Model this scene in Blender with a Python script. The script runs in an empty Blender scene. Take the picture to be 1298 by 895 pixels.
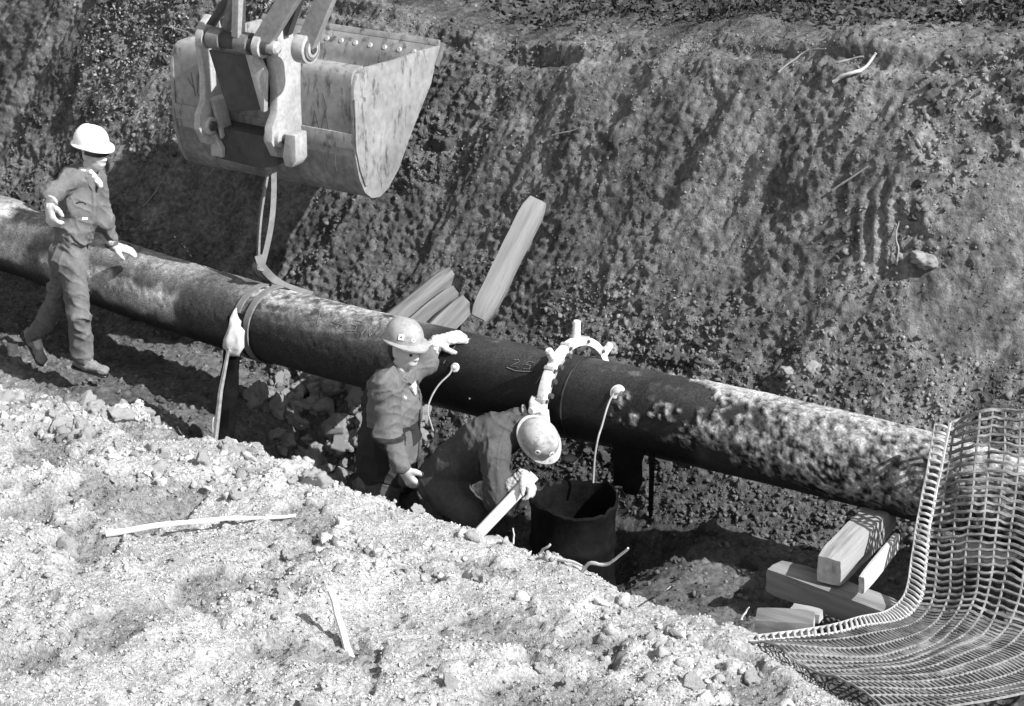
import bpy, bmesh, math, random
import numpy as np
from mathutils import Vector, Matrix
random.seed(7); RNG = np.random.default_rng(11)
SC = bpy.context.scene
COL = SC.collection
PI = math.pi
# ------------------------------------------------------------------ camera
H, TH, F, CX, CY = 6.43, math.radians(21.0), 2988.0, 649.0, 447.5
ST, CT = math.sin(TH), math.cos(TH)
cd = bpy.data.cameras.new('camera'); cam = bpy.data.objects.new('camera', cd); COL.objects.link(cam)
cam.location = (0, 0, H); cam.rotation_euler = (PI/2 - TH, 0, 0)
cd.sensor_width = 36.0; cd.lens = 36.0*F/1298.0; cd.clip_start = 0.1; cd.clip_end = 500
SC.camera = cam
# ------------------------------------------------------------------ light
SUN = Vector((0.61, -0.44, 0.66)).normalized()
w = bpy.data.worlds.new('World'); SC.world = w; w.use_nodes = True
nt = w.node_tree; nt.nodes.clear()
sky = nt.nodes.new('ShaderNodeTexSky'); sky.sky_type = 'NISHITA'; sky.sun_disc = False
sky.sun_elevation = math.asin(SUN.z); sky.sun_rotation = math.atan2(SUN.x, SUN.y)
bw = nt.nodes.new('ShaderNodeRGBToBW'); bg = nt.nodes.new('ShaderNodeBackground'); wo = nt.nodes.new('ShaderNodeOutputWorld')
nt.links.new(sky.outputs[0], bw.inputs[0]); nt.links.new(bw.outputs[0], bg.inputs[0]); nt.links.new(bg.outputs[0], wo.inputs[0])
bg.inputs[1].default_value = 0.135
sd = bpy.data.lights.new('sun', 'SUN'); sd.energy = 4.6; sd.angle = math.radians(0.5); sd.color = (1, 1, 1)
sun = bpy.data.objects.new('sun', sd); COL.objects.link(sun); sun.rotation_euler = SUN.to_track_quat('Z', 'Y').to_euler()
sun.location = (12, -9, 14)
SC.view_settings.view_transform = 'Standard'; SC.view_settings.look = 'None'
SC.view_settings.exposure = 0.95; SC.view_settings.gamma = 1.0
# ------------------------------------------------------------------ maths helpers
def ray(px, py):
    u, v = (px-CX)/F, (py-CY)/F
    return Vector((u, CT - v*ST, -ST - v*CT))
O3 = Vector((0, 0, H))
def at_d(px, py, d): return O3 + ray(px, py)*d                     # at camera depth d
def at_y(px, py, y): r = ray(px, py); return O3 + r*(y/r.y)        # on a vertical plane
def at_z(px, py, z): r = ray(px, py); return O3 + r*((z-H)/r.z)    # on a level plane
def at_plane(px, py, p0, n):
    r = ray(px, py); return O3 + r*((p0-O3).dot(n)/r.dot(n))

def hash3(ix, iy, iz, seed):
    h = (ix.astype(np.int64)*374761393 + iy.astype(np.int64)*668265263 + iz.astype(np.int64)*2147483647 + seed*974711) & 0xffffffff
    h = ((h ^ (h >> 13))*1274126177) & 0xffffffff
    h = ((h ^ (h >> 16))*2246822519) & 0xffffffff
    return ((h ^ (h >> 15)) & 0xffffff)/float(0xffffff)*2-1
def vnoise(x, y, z, seed=0):
    """smooth value noise in -1..1"""
    x, y, z = np.broadcast_arrays(np.asarray(x, float), np.asarray(y, float), np.asarray(z, float))
    ix, iy, iz = np.floor(x), np.floor(y), np.floor(z)
    fx, fy, fz = x-ix, y-iy, z-iz
    fx = fx*fx*fx*(fx*(fx*6-15)+10); fy = fy*fy*fy*(fy*(fy*6-15)+10); fz = fz*fz*fz*(fz*(fz*6-15)+10)
    ix = ix.astype(np.int64); iy = iy.astype(np.int64); iz = iz.astype(np.int64)
    r = 0
    for dx in (0, 1):
        for dy in (0, 1):
            for dz in (0, 1):
                wgt = (fx if dx else 1-fx)*(fy if dy else 1-fy)*(fz if dz else 1-fz)
                r = r + wgt*hash3(ix+dx, iy+dy, iz+dz, seed)
    return r
def fbm(x, y, z, octv=4, seed=0, gain=.5):
    r, a, n = 0, 1.0, 0
    for k in range(octv):
        r = r + a*vnoise(x*2**k+k*17.3, y*2**k-k*9.1, z*2**k+k*5.7, seed+k); n += a; a *= gain
    return r/n
def worley(x, y, z, seed=0):
    """distance to the nearest cell point (0 at a lump's centre)"""
    ix, iy, iz = np.floor(x).astype(np.int64), np.floor(y).astype(np.int64), np.floor(z).astype(np.int64)
    best = np.full(x.shape, 9.0)
    for dx in (-1, 0, 1):
        for dy in (-1, 0, 1):
            for dz in (-1, 0, 1):
                a, b, c = ix+dx, iy+dy, iz+dz
                px = a+.5+.42*hash3(a, b, c, seed); py = b+.5+.42*hash3(a, b, c, seed+1); pz = c+.5+.42*hash3(a, b, c, seed+2)
                best = np.minimum(best, (x-px)**2+(y-py)**2+(z-pz)**2)
    return np.sqrt(best)
def sstep(a, b, x):
    t = np.clip((x-a)/(b-a), 0, 1); return t*t*(3-2*t)

# ------------------------------------------------------------------ object helpers
def tag(o, label=None, cat=None, group=None, kind=None):
    if label: o['label'] = label
    if cat: o['category'] = cat
    if group: o['group'] = group
    if kind: o['kind'] = kind
    return o
def empty(name, loc, label=None, cat=None, group=None):
    o = bpy.data.objects.new(name, None); COL.objects.link(o); o.location = loc; o.empty_display_size = .1
    return tag(o, label, cat, group)
def link(name, me, mats, parent=None, smooth=True):
    """me is in world space; the object keeps it there under its parent"""
    o = bpy.data.objects.new(name, me); COL.objects.link(o)
    for m in (mats if isinstance(mats, (list, tuple)) else [mats]): me.materials.append(m)
    if smooth: me.polygons.foreach_set('use_smooth', np.ones(len(me.polygons), bool))
    if parent is not None: set_parent(o, parent)
    return o
def wmat(o):
    m = o.matrix_basis.copy()
    p = o.parent
    while p is not None:
        m = p.matrix_basis @ m; p = p.parent
    return m
def set_parent(o, parent):
    o.parent = parent; o.matrix_basis = wmat(parent).inverted() @ o.matrix_basis
def mesh_np(name, V, Fc, attrs=None):
    V = np.asarray(V, np.float32); Fc = np.asarray(Fc, np.int32)
    me = bpy.data.meshes.new(name); n, k = Fc.shape
    me.vertices.add(len(V)); me.vertices.foreach_set('co', V.ravel())
    me.loops.add(n*k); me.loops.foreach_set('vertex_index', Fc.ravel())
    me.polygons.add(n); me.polygons.foreach_set('loop_start', np.arange(0, n*k, k, dtype=np.int32))
    me.update(calc_edges=True)
    for an, arr in (attrs or {}).items():
        a = me.attributes.new(an, 'FLOAT', 'POINT'); a.data.foreach_set('value', np.asarray(arr, np.float32))
    return me
class MB:
    """collects shapes in world space into one mesh"""
    def __init__(s): s.bm = bmesh.new()
    def prism(s, pts_a, pts_b, cap=True):
        a = [s.bm.verts.new(p) for p in pts_a]; b = [s.bm.verts.new(p) for p in pts_b]; n = len(a)
        for i in range(n): s.bm.faces.new((a[i], a[(i+1) % n], b[(i+1) % n], b[i]))
        if cap: s.bm.faces.new(a[::-1]); s.bm.faces.new(b)
        return s
    def box(s, c, ax, ay, az, hx, hy, hz):
        c = Vector(c); q = [(-1, -1), (1, -1), (1, 1), (-1, 1)]
        return s.prism([c+ax*hx*i+ay*hy*j-az*hz for i, j in q], [c+ax*hx*i+ay*hy*j+az*hz for i, j in q])
    def tube(s, pts, r, n=8, cap=True):
        pts = [Vector(p) for p in pts]; rr = r if isinstance(r, (list, tuple, np.ndarray)) else [r]*len(pts)
        t0 = (pts[1]-pts[0]).normalized(); ref = Vector((0, 0, 1)) if abs(t0.z) < .9 else Vector((1, 0, 0))
        u = t0.cross(ref).normalized(); rings = []
        for i, p in enumerate(pts):
            t = (pts[min(i+1, len(pts)-1)]-pts[max(i-1, 0)]).normalized()
            u = (u-t*u.dot(t)).normalized(); v = t.cross(u)
            rings.append([s.bm.verts.new(p+(u*math.cos(2*PI*k/n)+v*math.sin(2*PI*k/n))*rr[i]) for k in range(n)])
        for a, b in zip(rings, rings[1:]):
            for k in range(n): s.bm.faces.new((a[k], a[(k+1) % n], b[(k+1) % n], b[k]))
        if cap: s.bm.faces.new(rings[0][::-1]); s.bm.faces.new(rings[-1])
        return s
    def cyl(s, a, b, r, n=20): return s.tube([a, b], r, n)
    def build(s, name, mats, parent=None, bevel=0, smooth=True, seg=2):
        bmesh.ops.recalc_face_normals(s.bm, faces=s.bm.faces)
        if bevel:
            ed = [e for e in s.bm.edges if len(e.link_faces) == 2 and e.calc_face_angle(0) > .6]
            bmesh.ops.bevel(s.bm, geom=ed, offset=bevel, segments=seg, affect='EDGES', profile=.6, clamp_overlap=True)
        me = bpy.data.meshes.new(name); s.bm.to_mesh(me); s.bm.free()
        o = link(name, me, mats, parent, smooth)
        if smooth:
            try: me.set_sharp_from_angle(angle=math.radians(38))
            except Exception: pass
        return o
def catmull(P, n):
    P = [Vector(p) for p in P]; out = []
    for i in range(len(P)-1):
        a, b, c, d = P[max(i-1, 0)], P[i], P[i+1], P[min(i+2, len(P)-1)]
        for k in range(n):
            t = k/n
            out.append(.5*((2*b)+(c-a)*t+(2*a-5*b+4*c-d)*t*t+(3*b-a-3*c+d)*t**3))
    out.append(P[-1]); return out

def strip_on(obj_name, pts, wd, m, parent, host, th=.003):
    """a thin strip laid on another part's surface along picture points"""
    bpy.context.view_layer.update(); dg = bpy.context.evaluated_depsgraph_get()
    iv = host.matrix_world.inverted(); out = []
    for (px, py) in pts:
        o_, r_ = iv @ O3, (iv.to_3x3() @ ray(px, py)).normalized(); ok, loc, nor, _ = host.ray_cast(o_, r_)
        if ok: out.append((host.matrix_world @ loc, (host.matrix_world.to_3x3() @ nor).normalized()))
    if len(out) < 2: return None
    mb_ = MB(); rows = []
    for i, (p, n) in enumerate(out):
        t_ = (out[min(i+1, len(out)-1)][0]-out[max(i-1, 0)][0]).normalized(); w_ = t_.cross(n).normalized()
        rows.append([mb_.bm.verts.new(p+w_*wd*a+n*b) for a, b in ((-.5, -th), (.5, -th), (.5, th), (-.5, th))])
    for a, b in zip(rows, rows[1:]):
        for j in range(4): mb_.bm.faces.new((a[j], a[(j+1) % 4], b[(j+1) % 4], b[j]))
    mb_.bm.faces.new(rows[0][::-1]); mb_.bm.faces.new(rows[-1]); return mb_.build(obj_name, m, parent)

# ------------------------------------------------------------------ materials (all greys: the photograph is black and white)
def mat(name, dark, light=None, scale=8., rough=.9, bump=.0, bscale=60., detail=6, attr=None, metal=0., spec=.3, stretch=None, contrast=.25, fine=None, bdist=.02, rattr=None, scuff=None):
    m = bpy.data.materials.new(name); m.use_nodes = True; t = m.node_tree; N = t.nodes; L = t.links
    p = N['Principled BSDF']; p.inputs['Roughness'].default_value = rough; p.inputs['Metallic'].default_value = metal
    p.inputs['Specular IOR Level'].default_value = spec
    light = dark if light is None else light
    tc = N.new('ShaderNodeTexCoord'); src = tc.outputs['Object']
    if stretch:
        mp = N.new('ShaderNodeMapping'); mp.inputs['Scale'].default_value = stretch; L.new(src, mp.inputs['Vector']); src = mp.outputs[0]
    n = N.new('ShaderNodeTexNoise'); n.inputs['Scale'].default_value = scale; n.inputs['Detail'].default_value = detail; n.inputs['Roughness'].default_value = .65
    L.new(src, n.inputs['Vector'])
    r = N.new('ShaderNodeMapRange'); r.inputs['From Min'].default_value = .5-contrast; r.inputs['From Max'].default_value = .5+contrast
    r.inputs['To Min'].default_value = dark; r.inputs['To Max'].default_value = light
    L.new(n.outputs['Fac'], r.inputs['Value']); out = r.outputs[0]
    if fine:
        n2 = N.new('ShaderNodeTexNoise'); n2.inputs['Scale'].default_value = fine[0]; n2.inputs['Detail'].default_value = 3
        L.new(src, n2.inputs['Vector'])
        r2 = N.new('ShaderNodeMapRange'); r2.inputs['From Min'].default_value = .3; r2.inputs['From Max'].default_value = .7
        r2.inputs['To Min'].default_value = fine[1]; r2.inputs['To Max'].default_value = fine[2]; L.new(n2.outputs['Fac'], r2.inputs['Value'])
        mu = N.new('ShaderNodeMath'); mu.operation = 'MULTIPLY'; L.new(out, mu.inputs[0]); L.new(r2.outputs[0], mu.inputs[1]); out = mu.outputs[0]
    if scuff:
        mp = N.new('ShaderNodeMapping'); mp.inputs['Scale'].default_value = scuff[3]; L.new(tc.outputs['Object'], mp.inputs['Vector'])
        n3 = N.new('ShaderNodeTexNoise'); n3.inputs['Scale'].default_value = scuff[0]; n3.inputs['Detail'].default_value = 8; n3.inputs['Roughness'].default_value = .7
        L.new(mp.outputs[0], n3.inputs['Vector'])
        r3 = N.new('ShaderNodeMapRange'); r3.inputs['From Min'].default_value = scuff[1]-.04; r3.inputs['From Max'].default_value = scuff[1]+.06
        r3.inputs['To Min'].default_value = 1; r3.inputs['To Max'].default_value = scuff[2]; L.new(n3.outputs['Fac'], r3.inputs['Value'])
        mu = N.new('ShaderNodeMath'); mu.operation = 'MULTIPLY'; L.new(out, mu.inputs[0]); L.new(r3.outputs[0], mu.inputs[1]); out = mu.outputs[0]
    if attr:
        a = N.new('ShaderNodeAttribute'); a.attribute_name = attr
        mu = N.new('ShaderNodeMath'); mu.operation = 'MULTIPLY'; L.new(out, mu.inputs[0]); L.new(a.outputs['Fac'], mu.inputs[1]); out = mu.outputs[0]
    if rattr:
        a = N.new('ShaderNodeAttribute'); a.attribute_name = rattr; L.new(a.outputs['Fac'], p.inputs['Roughness'])
    cb = N.new('ShaderNodeCombineColor'); [L.new(out, cb.inputs[i]) for i in range(3)]
    L.new(cb.outputs[0], p.inputs['Base Color'])
    if bump:
        nb = N.new('ShaderNodeTexNoise'); nb.inputs['Scale'].default_value = bscale; nb.inputs['Detail'].default_value = 5; nb.inputs['Roughness'].default_value = .7
        L.new(src, nb.inputs['Vector'])
        b = N.new('ShaderNodeBump'); b.inputs['Strength'].default_value = bump; b.inputs['Distance'].default_value = bdist
        L.new(nb.outputs['Fac'], b.inputs['Height']); L.new(b.outputs[0], p.inputs['Normal'])
    return m
M = dict(
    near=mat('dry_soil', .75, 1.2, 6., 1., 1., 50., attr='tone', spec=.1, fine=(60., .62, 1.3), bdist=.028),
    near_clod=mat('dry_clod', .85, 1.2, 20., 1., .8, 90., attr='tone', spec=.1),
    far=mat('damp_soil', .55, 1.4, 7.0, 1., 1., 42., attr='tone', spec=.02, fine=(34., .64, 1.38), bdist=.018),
    far_clod=mat('damp_clod', .8, 1.25, 20., 1., .8, 90., attr='tone', spec=.03),
    clod_dry=mat('dry_lump', .42, .6, 14., 1., .9, 60., spec=.1, fine=(60., .8, 1.15)),
    clod_damp=mat('damp_lump', .07, .17, 9., 1., .9, 60., spec=.1, fine=(60., .8, 1.2)),
    pipe=mat('pipe_coat', .75, 1.3, 14., .6, .35, 70., attr='albedo', rattr='rough', spec=.2, fine=(85., .55, 1.45), bdist=.008),
    timber=mat('sawn_timber', .26, .44, 3., .85, .4, 26., stretch=(1, 1, 1), spec=.2, fine=(30., .8, 1.15), bdist=.006),
    timber_old=mat('weathered_timber', .16, .34, 4., .9, .5, 30., spec=.2, fine=(34., .7, 1.2), bdist=.008),
    timber_end=mat('timber_end_grain', .05, .16, 14., .95, .3, 80., spec=.1),
    board=mat('pale_board', .34, .46, 5., .8, .2, 40.),
    bucket=mat('worn_paint', .15, .31, 2.2, .55, .2, 60., scuff=(16., .58, .35, (1, 1, .35)), detail=9, spec=.4, fine=(22., .8, 1.12), bdist=.004),
    bucket_low=mat('caked_shaded_steel', .10, .27, 6., .7, .4, 40., detail=9, spec=.3, fine=(22., .7, 1.2), bdist=.008),  # lower plate: caked dirt, with the underside's shade darkened into the colour
    bucket_dark=mat('worn_steel', .08, .20, 5., .5, .2, 50., detail=9, spec=.4, fine=(25., .7, 1.2), bdist=.004),
    steel=mat('bright_steel', .24, .42, 6., .4, .1, 60., spec=.5, fine=(40., .8, 1.1), bdist=.003),
    dirty_shaded=mat('greasy_shaded_steel', .02, .075, 9., .6, .3, 60., spec=.4, bdist=.004),  # greasy steel, also the painted shade on the link and ear box
    scratch=mat('dark_scratch', .08, .16, 40., .9),
    strap=mat('webbing', .11, .20, 20., .9, .4, 200., spec=.15, bdist=.004),
    clampw=mat('white_paint', .50, .70, 12., .5, .2, 60., spec=.35, bdist=.004, scuff=(20., .57, .45, (1, 1, 1))),
    white=mat('white_plastic', .78, .86, 8., .35, spec=.45),
    grey_hat=mat('grey_plastic', .24, .34, 8., .45, spec=.4, fine=(40., .85, 1.05), scuff=(22., .60, .65, (1, 1, 1))),
    pale_hat=mat('scuffed_plastic', .30, .44, 14., .45, spec=.4, fine=(40., .8, 1.08), scuff=(24., .57, .55, (1, 1, 1))),
    skin=mat('skin', .40, .48, 12., .6, .1, 120., spec=.3, bdist=.002),
    hair=mat('hair', .02, .04, 60., .7),
    overall=mat('cotton_overall', .10, .16, 9., .95, .5, 30., spec=.1, fine=(50., .9, 1.1), bdist=.012),
    jacket=mat('jacket_light', .095, .14, 6., .95, .5, 30., spec=.1, fine=(50., .9, 1.1), bdist=.012),
    jacket_dark=mat('jacket_dark', .025, .04, 6., .95, .25, 260., spec=.1, bdist=.003),
    dark_cloth=mat('dark_overall', .055, .085, 6., .95, .5, 34., spec=.1, fine=(50., .85, 1.1), bdist=.012),
    glove=mat('pale_glove', .30, .48, 12., .95, .3, 160., spec=.1, bdist=.003, scuff=(26., .56, .6, (1, 1, 1))),
    boot=mat('boot_leather', .10, .24, 14., .8, .2, 90.),
    dark=mat('dark_plastic', .012, .02, 10., .25, spec=.5),
    scarf=mat('scarf_cloth', .5, .72, 16., .95, .3, 200., bdist=.003),
    drum=mat('tarred_drum', .002, .010, 9., .75, .6, 30., spec=.05, detail=9, bdist=.01),
    wood_pale=mat('bleached_wood', .55, .78, 10., .9, .4, 80., bdist=.004),
    root=mat('root', .17, .28, 14., .9, .4, 80., bdist=.004),
    root_pale=mat('pale_root', .34, .5, 14., .9, .4, 80., bdist=.004),
    net=mat('net_plastic', .16, .25, 9., .7, spec=.25, fine=(50., .7, 1.2), scuff=(7., .54, .6, (1, 1, 1))),
    net_pale=mat('net_edge', .34, .48, 9., .6, spec=.3, scuff=(9., .54, .6, (1, 1, 1))),
    chalk=mat('chalk', .05, .24, 90., 1., contrast=.15),
    mud=mat('pale_mud', .20, .38, 14., 1., .9, 60., spec=.1),
    lit_rubble=mat('rubble_painted_lit', .28, .50, 12., 1., .9, 50., spec=.05, fine=(60., .7, 1.2)),  # clods coloured pale in place of sunlight reaching under the pipe
    rod=mat('white_rod', .68, .8, 10., .4, spec=.4),
    hose=mat('hose', .20, .34, 30., .6),
    leaf=mat('dark_leaf', .5, 1.4, 20., .8, attr='tone'),
    stone=mat('stone', .14, .26, 20., .9, .4, 60., bdist=.005),
)
# ------------------------------------------------------------------ the trench frame: s runs along the pipe (to the right), t across it (to the far bank)
PHI = math.radians(36); SV = np.array([math.cos(PHI), -math.sin(PHI)]); TV = np.array([math.sin(PHI), math.cos(PHI)])
R_PIPE = .25
mx = np.array([0, 57, 128, 200, 256, 339, 457, 611, 707, 794, 918, 1037, 1118.])
my = np.array([291, 318, 346, 367, 383, 411, 438, 476, 498, 517, 546, 573, 590.])
cy_fit = np.polyfit(mx, my, 3); cd_fit = np.polyfit([100, 400, 750, 1100], [17.0, 15.35, 14.15, 13.2], 2)
def pipe_px(px): return at_d(px, float(np.polyval(cy_fit, px)), float(np.polyval(cd_fit, px)))
pp = [pipe_px(x) for x in np.arange(-60, 1321, 20)]
d0 = (pp[0]-pp[2]).normalized(); d1 = (pp[-1]-pp[-3]).normalized(); d0.z = -.01; d1.z = 0
PIPE = [pp[0]+d0*k*.3 for k in range(40, 0, -1)] + pp + [pp[-1]+d1*k*.3 for k in range(1, 31)]
PA = np.array([tuple(p) for p in PIPE])
O2 = np.array(tuple(pipe_px(649)))[:2]
def st(P): d = np.asarray(P)[..., :2]-O2; return d@SV, d@TV
def xy(s, t): return O2 + np.multiply.outer(s, SV) + np.multiply.outer(t, TV)
ps, pt = st(PA)
def tp(s): return np.interp(s, ps, pt)
def s_of(px): return float(st(np.array(tuple(pipe_px(px))))[0])
def pipe_at(s):
    i = float(np.interp(s, ps, np.arange(len(ps)))); k = min(int(i), len(ps)-2); f = i-k
    return PIPE[k].lerp(PIPE[k+1], f), (PIPE[k+1]-PIPE[k]).normalized()
# near crest from its outline against the trench
sil = [(-200, 470, .92), (0, 484, .92), (150, 506, .92), (240, 541, .92), (370, 582, .9), (455, 622, .9), (560, 656, .88), (690, 700, .88), (790, 745, .9), (930, 795, .9), (990, 832, .92), (1110, 892, .95), (1250, 960, 1.)]
cr = [at_z(*q) for q in sil]; cs, ctt = st(np.array([tuple(c) for c in cr])); ctz = np.array([q[2] for q in sil])
ctp = ctt - tp(cs)
sL, sB0, sB1, sM, sR = s_of(100), s_of(285), s_of(880), s_of(620), s_of(1190)
def floor_z(s):
    hole = sstep(sB0, sB0+1.0, s)*(1-sstep(sB1-.75, sB1+.25, s))
    return .40*(1-sstep(sL, sM, s))+.42*sstep(sL, sM, s) - .58*hole
FAR = {  # far-bank profile: (t, z) from behind the pipe to the plateau
    'L': [(.42, .40), (.72, .76), (1.0, 1.12), (1.25, 1.6), (1.6, 2.2), (1.86, 2.58), (2.05, 2.68)],
    'M': [(.42, .28), (.78, .72), (1.15, 1.2), (1.32, 1.5), (1.62, 2.1), (1.86, 2.50), (2.0, 2.60)],
    'R': [(.45, .62), (.85, 1.0), (1.5, 1.52), (1.72, 1.8), (1.95, 2.38), (2.10, 2.84), (2.28, 2.90)]}
# the far bank's edge climbs to the right
lip_px = np.array([300, 600, 800, 900, 1000, 1100, 1200, 1300.]); lip_dz = np.array([0, -.03, .14, .27, .32, .37, .42, .42])
lip_s = np.array([s_of(p) for p in lip_px])+2.5*(-.547+.809*(lip_px-CX)/F)
# ------------------------------------------------------------------ terrain
def lines(*segs):
    out = []
    for a, b, d in segs: out.append(np.arange(a, b-1e-6, d))
    return np.concatenate(out+[[segs[-1][1]]])
sl = np.concatenate([-np.geomspace(6.9, 90, 60)[::-1][:-1], lines((-6.9, -6.2, .03), (-6.2, 4.4, .0135), (4.4, 5, .03)), np.geomspace(5, 90, 60)[1:]])
tl = np.concatenate([[-90, -60, -40, -30, -22, -17, -14], lines((-12, -5, .2), (-5, -1.3, .0165), (-1.3, .38, .02), (.38, 2.15, .0066), (2.15, 3.4, .02), (3.4, 6, .1)), [7, 9, 12, 17, 25, 40, 60, 90]])
nS, nT = len(sl), len(tl)
Z = np.zeros((nS, nT))
for i, s in enumerate(sl):
    a = float(sstep(sL+.5, s_of(520), s)); b = float(sstep(s_of(1000), sR+.4, s))
    prof = [[(1-a)*l+a*m for l, m in zip(L_, M_)] for L_, M_ in zip(FAR['L'], FAR['M'])]
    prof = [[(1-b)*q+b*r for q, r in zip(Q, R_)] for Q, R_ in zip(prof, FAR['R'])]
    dz = float(np.interp(s, lip_s, lip_dz)); prof = [(t_, z_+dz*min(1, max(0, (z_-1.05)/1.45))) for t_, z_ in prof]
    zf = float(floor_z(s)); tc = float(np.interp(s, cs, ctp)); zc = float(np.interp(s, cs, ctz))
    kn = [(-90, 5.2), (-12, 4.9), (-10.2, 4.3), (-8, 2.9), (-6, 1.8), (min(-4.4, tc-1), zc+.28), (tc-.5, zc+.08), (tc-.06, zc), (tc+.08, zc-.10), (tc+.42, zf+.12), (tc+.62, zf), (.10, min(zf, .36)-.02)] + prof + [(6, prof[-1][1]+.12), (90, prof[-1][1]+2.5)]
    kt, kz = zip(*kn); Z[i] = np.interp(tl, kt, kz)
# round the knees of the profile a little, in t
Zs = Z.copy()
for k in range(6): Zs[:, 1:-1] = .25*Zs[:, :-2]+.5*Zs[:, 1:-1]+.25*Zs[:, 2:]
SS, TT = np.meshgrid(sl, tl, indexing='ij')
TW = TT + tp(sl)[:, None]
XY = O2 + SS[..., None]*SV + TW[..., None]*TV
P = np.concatenate([XY, Zs[..., None]], -1)
ds = np.gradient(P, axis=0); dt = np.gradient(P, axis=1); Nn = np.cross(ds, dt); Nn /= np.linalg.norm(Nn, axis=-1, keepdims=True)+1e-12
Nn *= np.sign(Nn[..., 2:3]+1e-9)
x, y, z = P[..., 0], P[..., 1], P[..., 2]
crest_t = np.interp(sl, cs, ctp)[:, None]
w_far = sstep(.35, .7, TT)*(1-sstep(2.3, 3.2, TT)*.5); w_near = 1-sstep(crest_t+.05, crest_t+.45, TT); w_fl = np.clip(1-w_far-w_near, 0, 1)
fade = np.exp(-np.maximum(0, np.maximum(np.abs(SS+1)-8, np.abs(TT)-7))/4)
D = .030*fbm(x*1.6, y*1.6, z*1.6, 3, 3) + .020*fbm(x*5, y*5, z*5, 3, 9)
# far bank: slumped lumps, claw grooves running down it
al = SS*.86-z*.5; ac = SS*.5+z*.86
groove = fbm(ac*.9+al*5.2, ac*.5, 0*z, 3, 21)
wx = .55*fbm(x*7, y*7, z*7, 3, 31); wy = .55*fbm(x*7+5, y*7, z*7, 3, 33)
lump = 1-worley(x*5+wx, y*5+wy, z*5-wx, 41); lump2 = 1-worley(x*13+wx*1.5, y*13+wy*1.5, z*13+wx, 43)
lump3 = 1-worley(x*27+wy*2, y*27+wx*2, z*27, 47)
rid = 1-2*np.abs(fbm(x*9, y*9, z*9, 4, 57, .6))
patch = sstep(-.05, .45, fbm(x*1.1, y*1.1, z*1.1, 3, 77))
# what the digger's teeth left: gouges, a scraped panel, upright tooth marks
dpt = np.maximum(y*CT-(z-H)*ST, .5); PX = CX+F*x/dpt; PY = CY+F*(-y*ST-(z-H)*CT)/dpt
def seg_d(a, b, px=None, py=None):
    a = np.array(a, float); d = np.array(b, float)-a; h = np.clip(((PX-a[0])*d[0]+(PY-a[1])*d[1])/(d@d), 0, 1)
    return np.hypot(PX-a[0]-h*d[0], PY-a[1]-h*d[1])
jx = 14*fbm(x*3, y*3, z*3, 3, 401)
gouge = 0
for a_, b_, wd_, am_ in (((905, 130), (838, 262), 15, -.035), ((936, 126), (868, 240), 13, .045), ((800, 90), (690, 300), 18, -.03), ((742, 70), (655, 250), 16, .035), ((640, 60), (560, 230), 16, -.035), ((985, 300), (930, 380), 18, -.03), ((1040, 130), (980, 260), 16, .035), ((1120, 120), (1050, 260), 18, -.03), ((840, 90), (760, 250), 14, .03), ((700, 110), (600, 320), 14, -.03), ((1000, 90), (900, 300), 12, -.025), ((1190, 120), (1130, 260), 14, .03)):
    gouge = gouge+.6*am_*np.exp(-((seg_d(a_, b_)+jx+6*rid)/wd_)**2)*(1+.8*lump2)
facing = sstep(.40, .6, TT)*sstep(2.4, 2.2, TT)
pan = sstep(0, 40, PX-1195+.55*(PY-260)+jx)*sstep(0, 30, 318-PY+jx)*sstep(0, 30, PY-195+jx)*facing
teeth = np.exp(-((PX-1108)/34)**2)*np.exp(-((PY-285)/48)**2)*facing
ledge = sstep(1100, 1160, PX+jx)*sstep(318, 345, PY+jx)*facing
smooth_ = np.clip(pan+.8*teeth+.75*ledge+.7*sstep(60, 20, np.hypot((PX-760)*.35, PY-110)+jx), 0, 1)
smear = sstep(-.12, .30, fbm(ac*1.1+al*3.2+3, ac*.55, 0*z, 3, 421))*facing*sstep(-4.2, -2.6, SS)*sstep(1.0, 1.25, TT)
smooth_ = np.maximum(smooth_, .62*smear)
patch = patch*(1-smooth_)
D_mark = facing*gouge + pan*.018*np.sin((PX*.62+PY*.78)*.16+1.5*vnoise(x*3, y*3, z*3, 411)) + teeth*.020*np.sin(PX*.33+.02*PY)
Df = .085*fbm(x*1.3, y*1.3, z*1.3, 3, 51) + .05*groove*(1-.6*patch) + patch*(.070*(lump-.4)+.038*(lump2-.4)) + .016*(lump3-.4)*(.35+.65*patch) + .018*fbm(x*30, y*30, z*30, 2, 61) + .014*(1-2*np.abs(fbm(x*22, y*22, z*22, 2, 62))-.6) + .019*(rid-.6)*(.25+.75*patch)
lip = np.exp(-((TT-2.0)/.14)**2)
Df = Df*(1-.72*smooth_)+D_mark+.012*smear*fbm(al*22+ac*3, ac*1.5, 0*z, 3, 431)
edge_j = .10*fbm(SS*1.3, 0*z, 0*z, 3, 95)
Df = Df + lip*(.05*fbm(SS*2.2, z*0, TT*2, 4, 91)) + (.05*np.exp(-((TT-2.04-edge_j)/.05)**2)-.075*np.exp(-((TT-1.93-edge_j)/.05)**2))*(.5+.9*fbm(SS*3, 0*z, 0*z, 3, 97))*sstep(-4.6, -3.2, SS)
q = sstep(-.35, .35, fbm(x*1.7, y*1.7, z*1.7, 3, 177))
hollow = sstep(.10, .32, fbm(x*2.6+.3*wx, y*2.6, 0*z, 4, 236))
ridn = 1-2*np.abs(fbm(x*12, y*12, z*12, 4, 157, .65))
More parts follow.
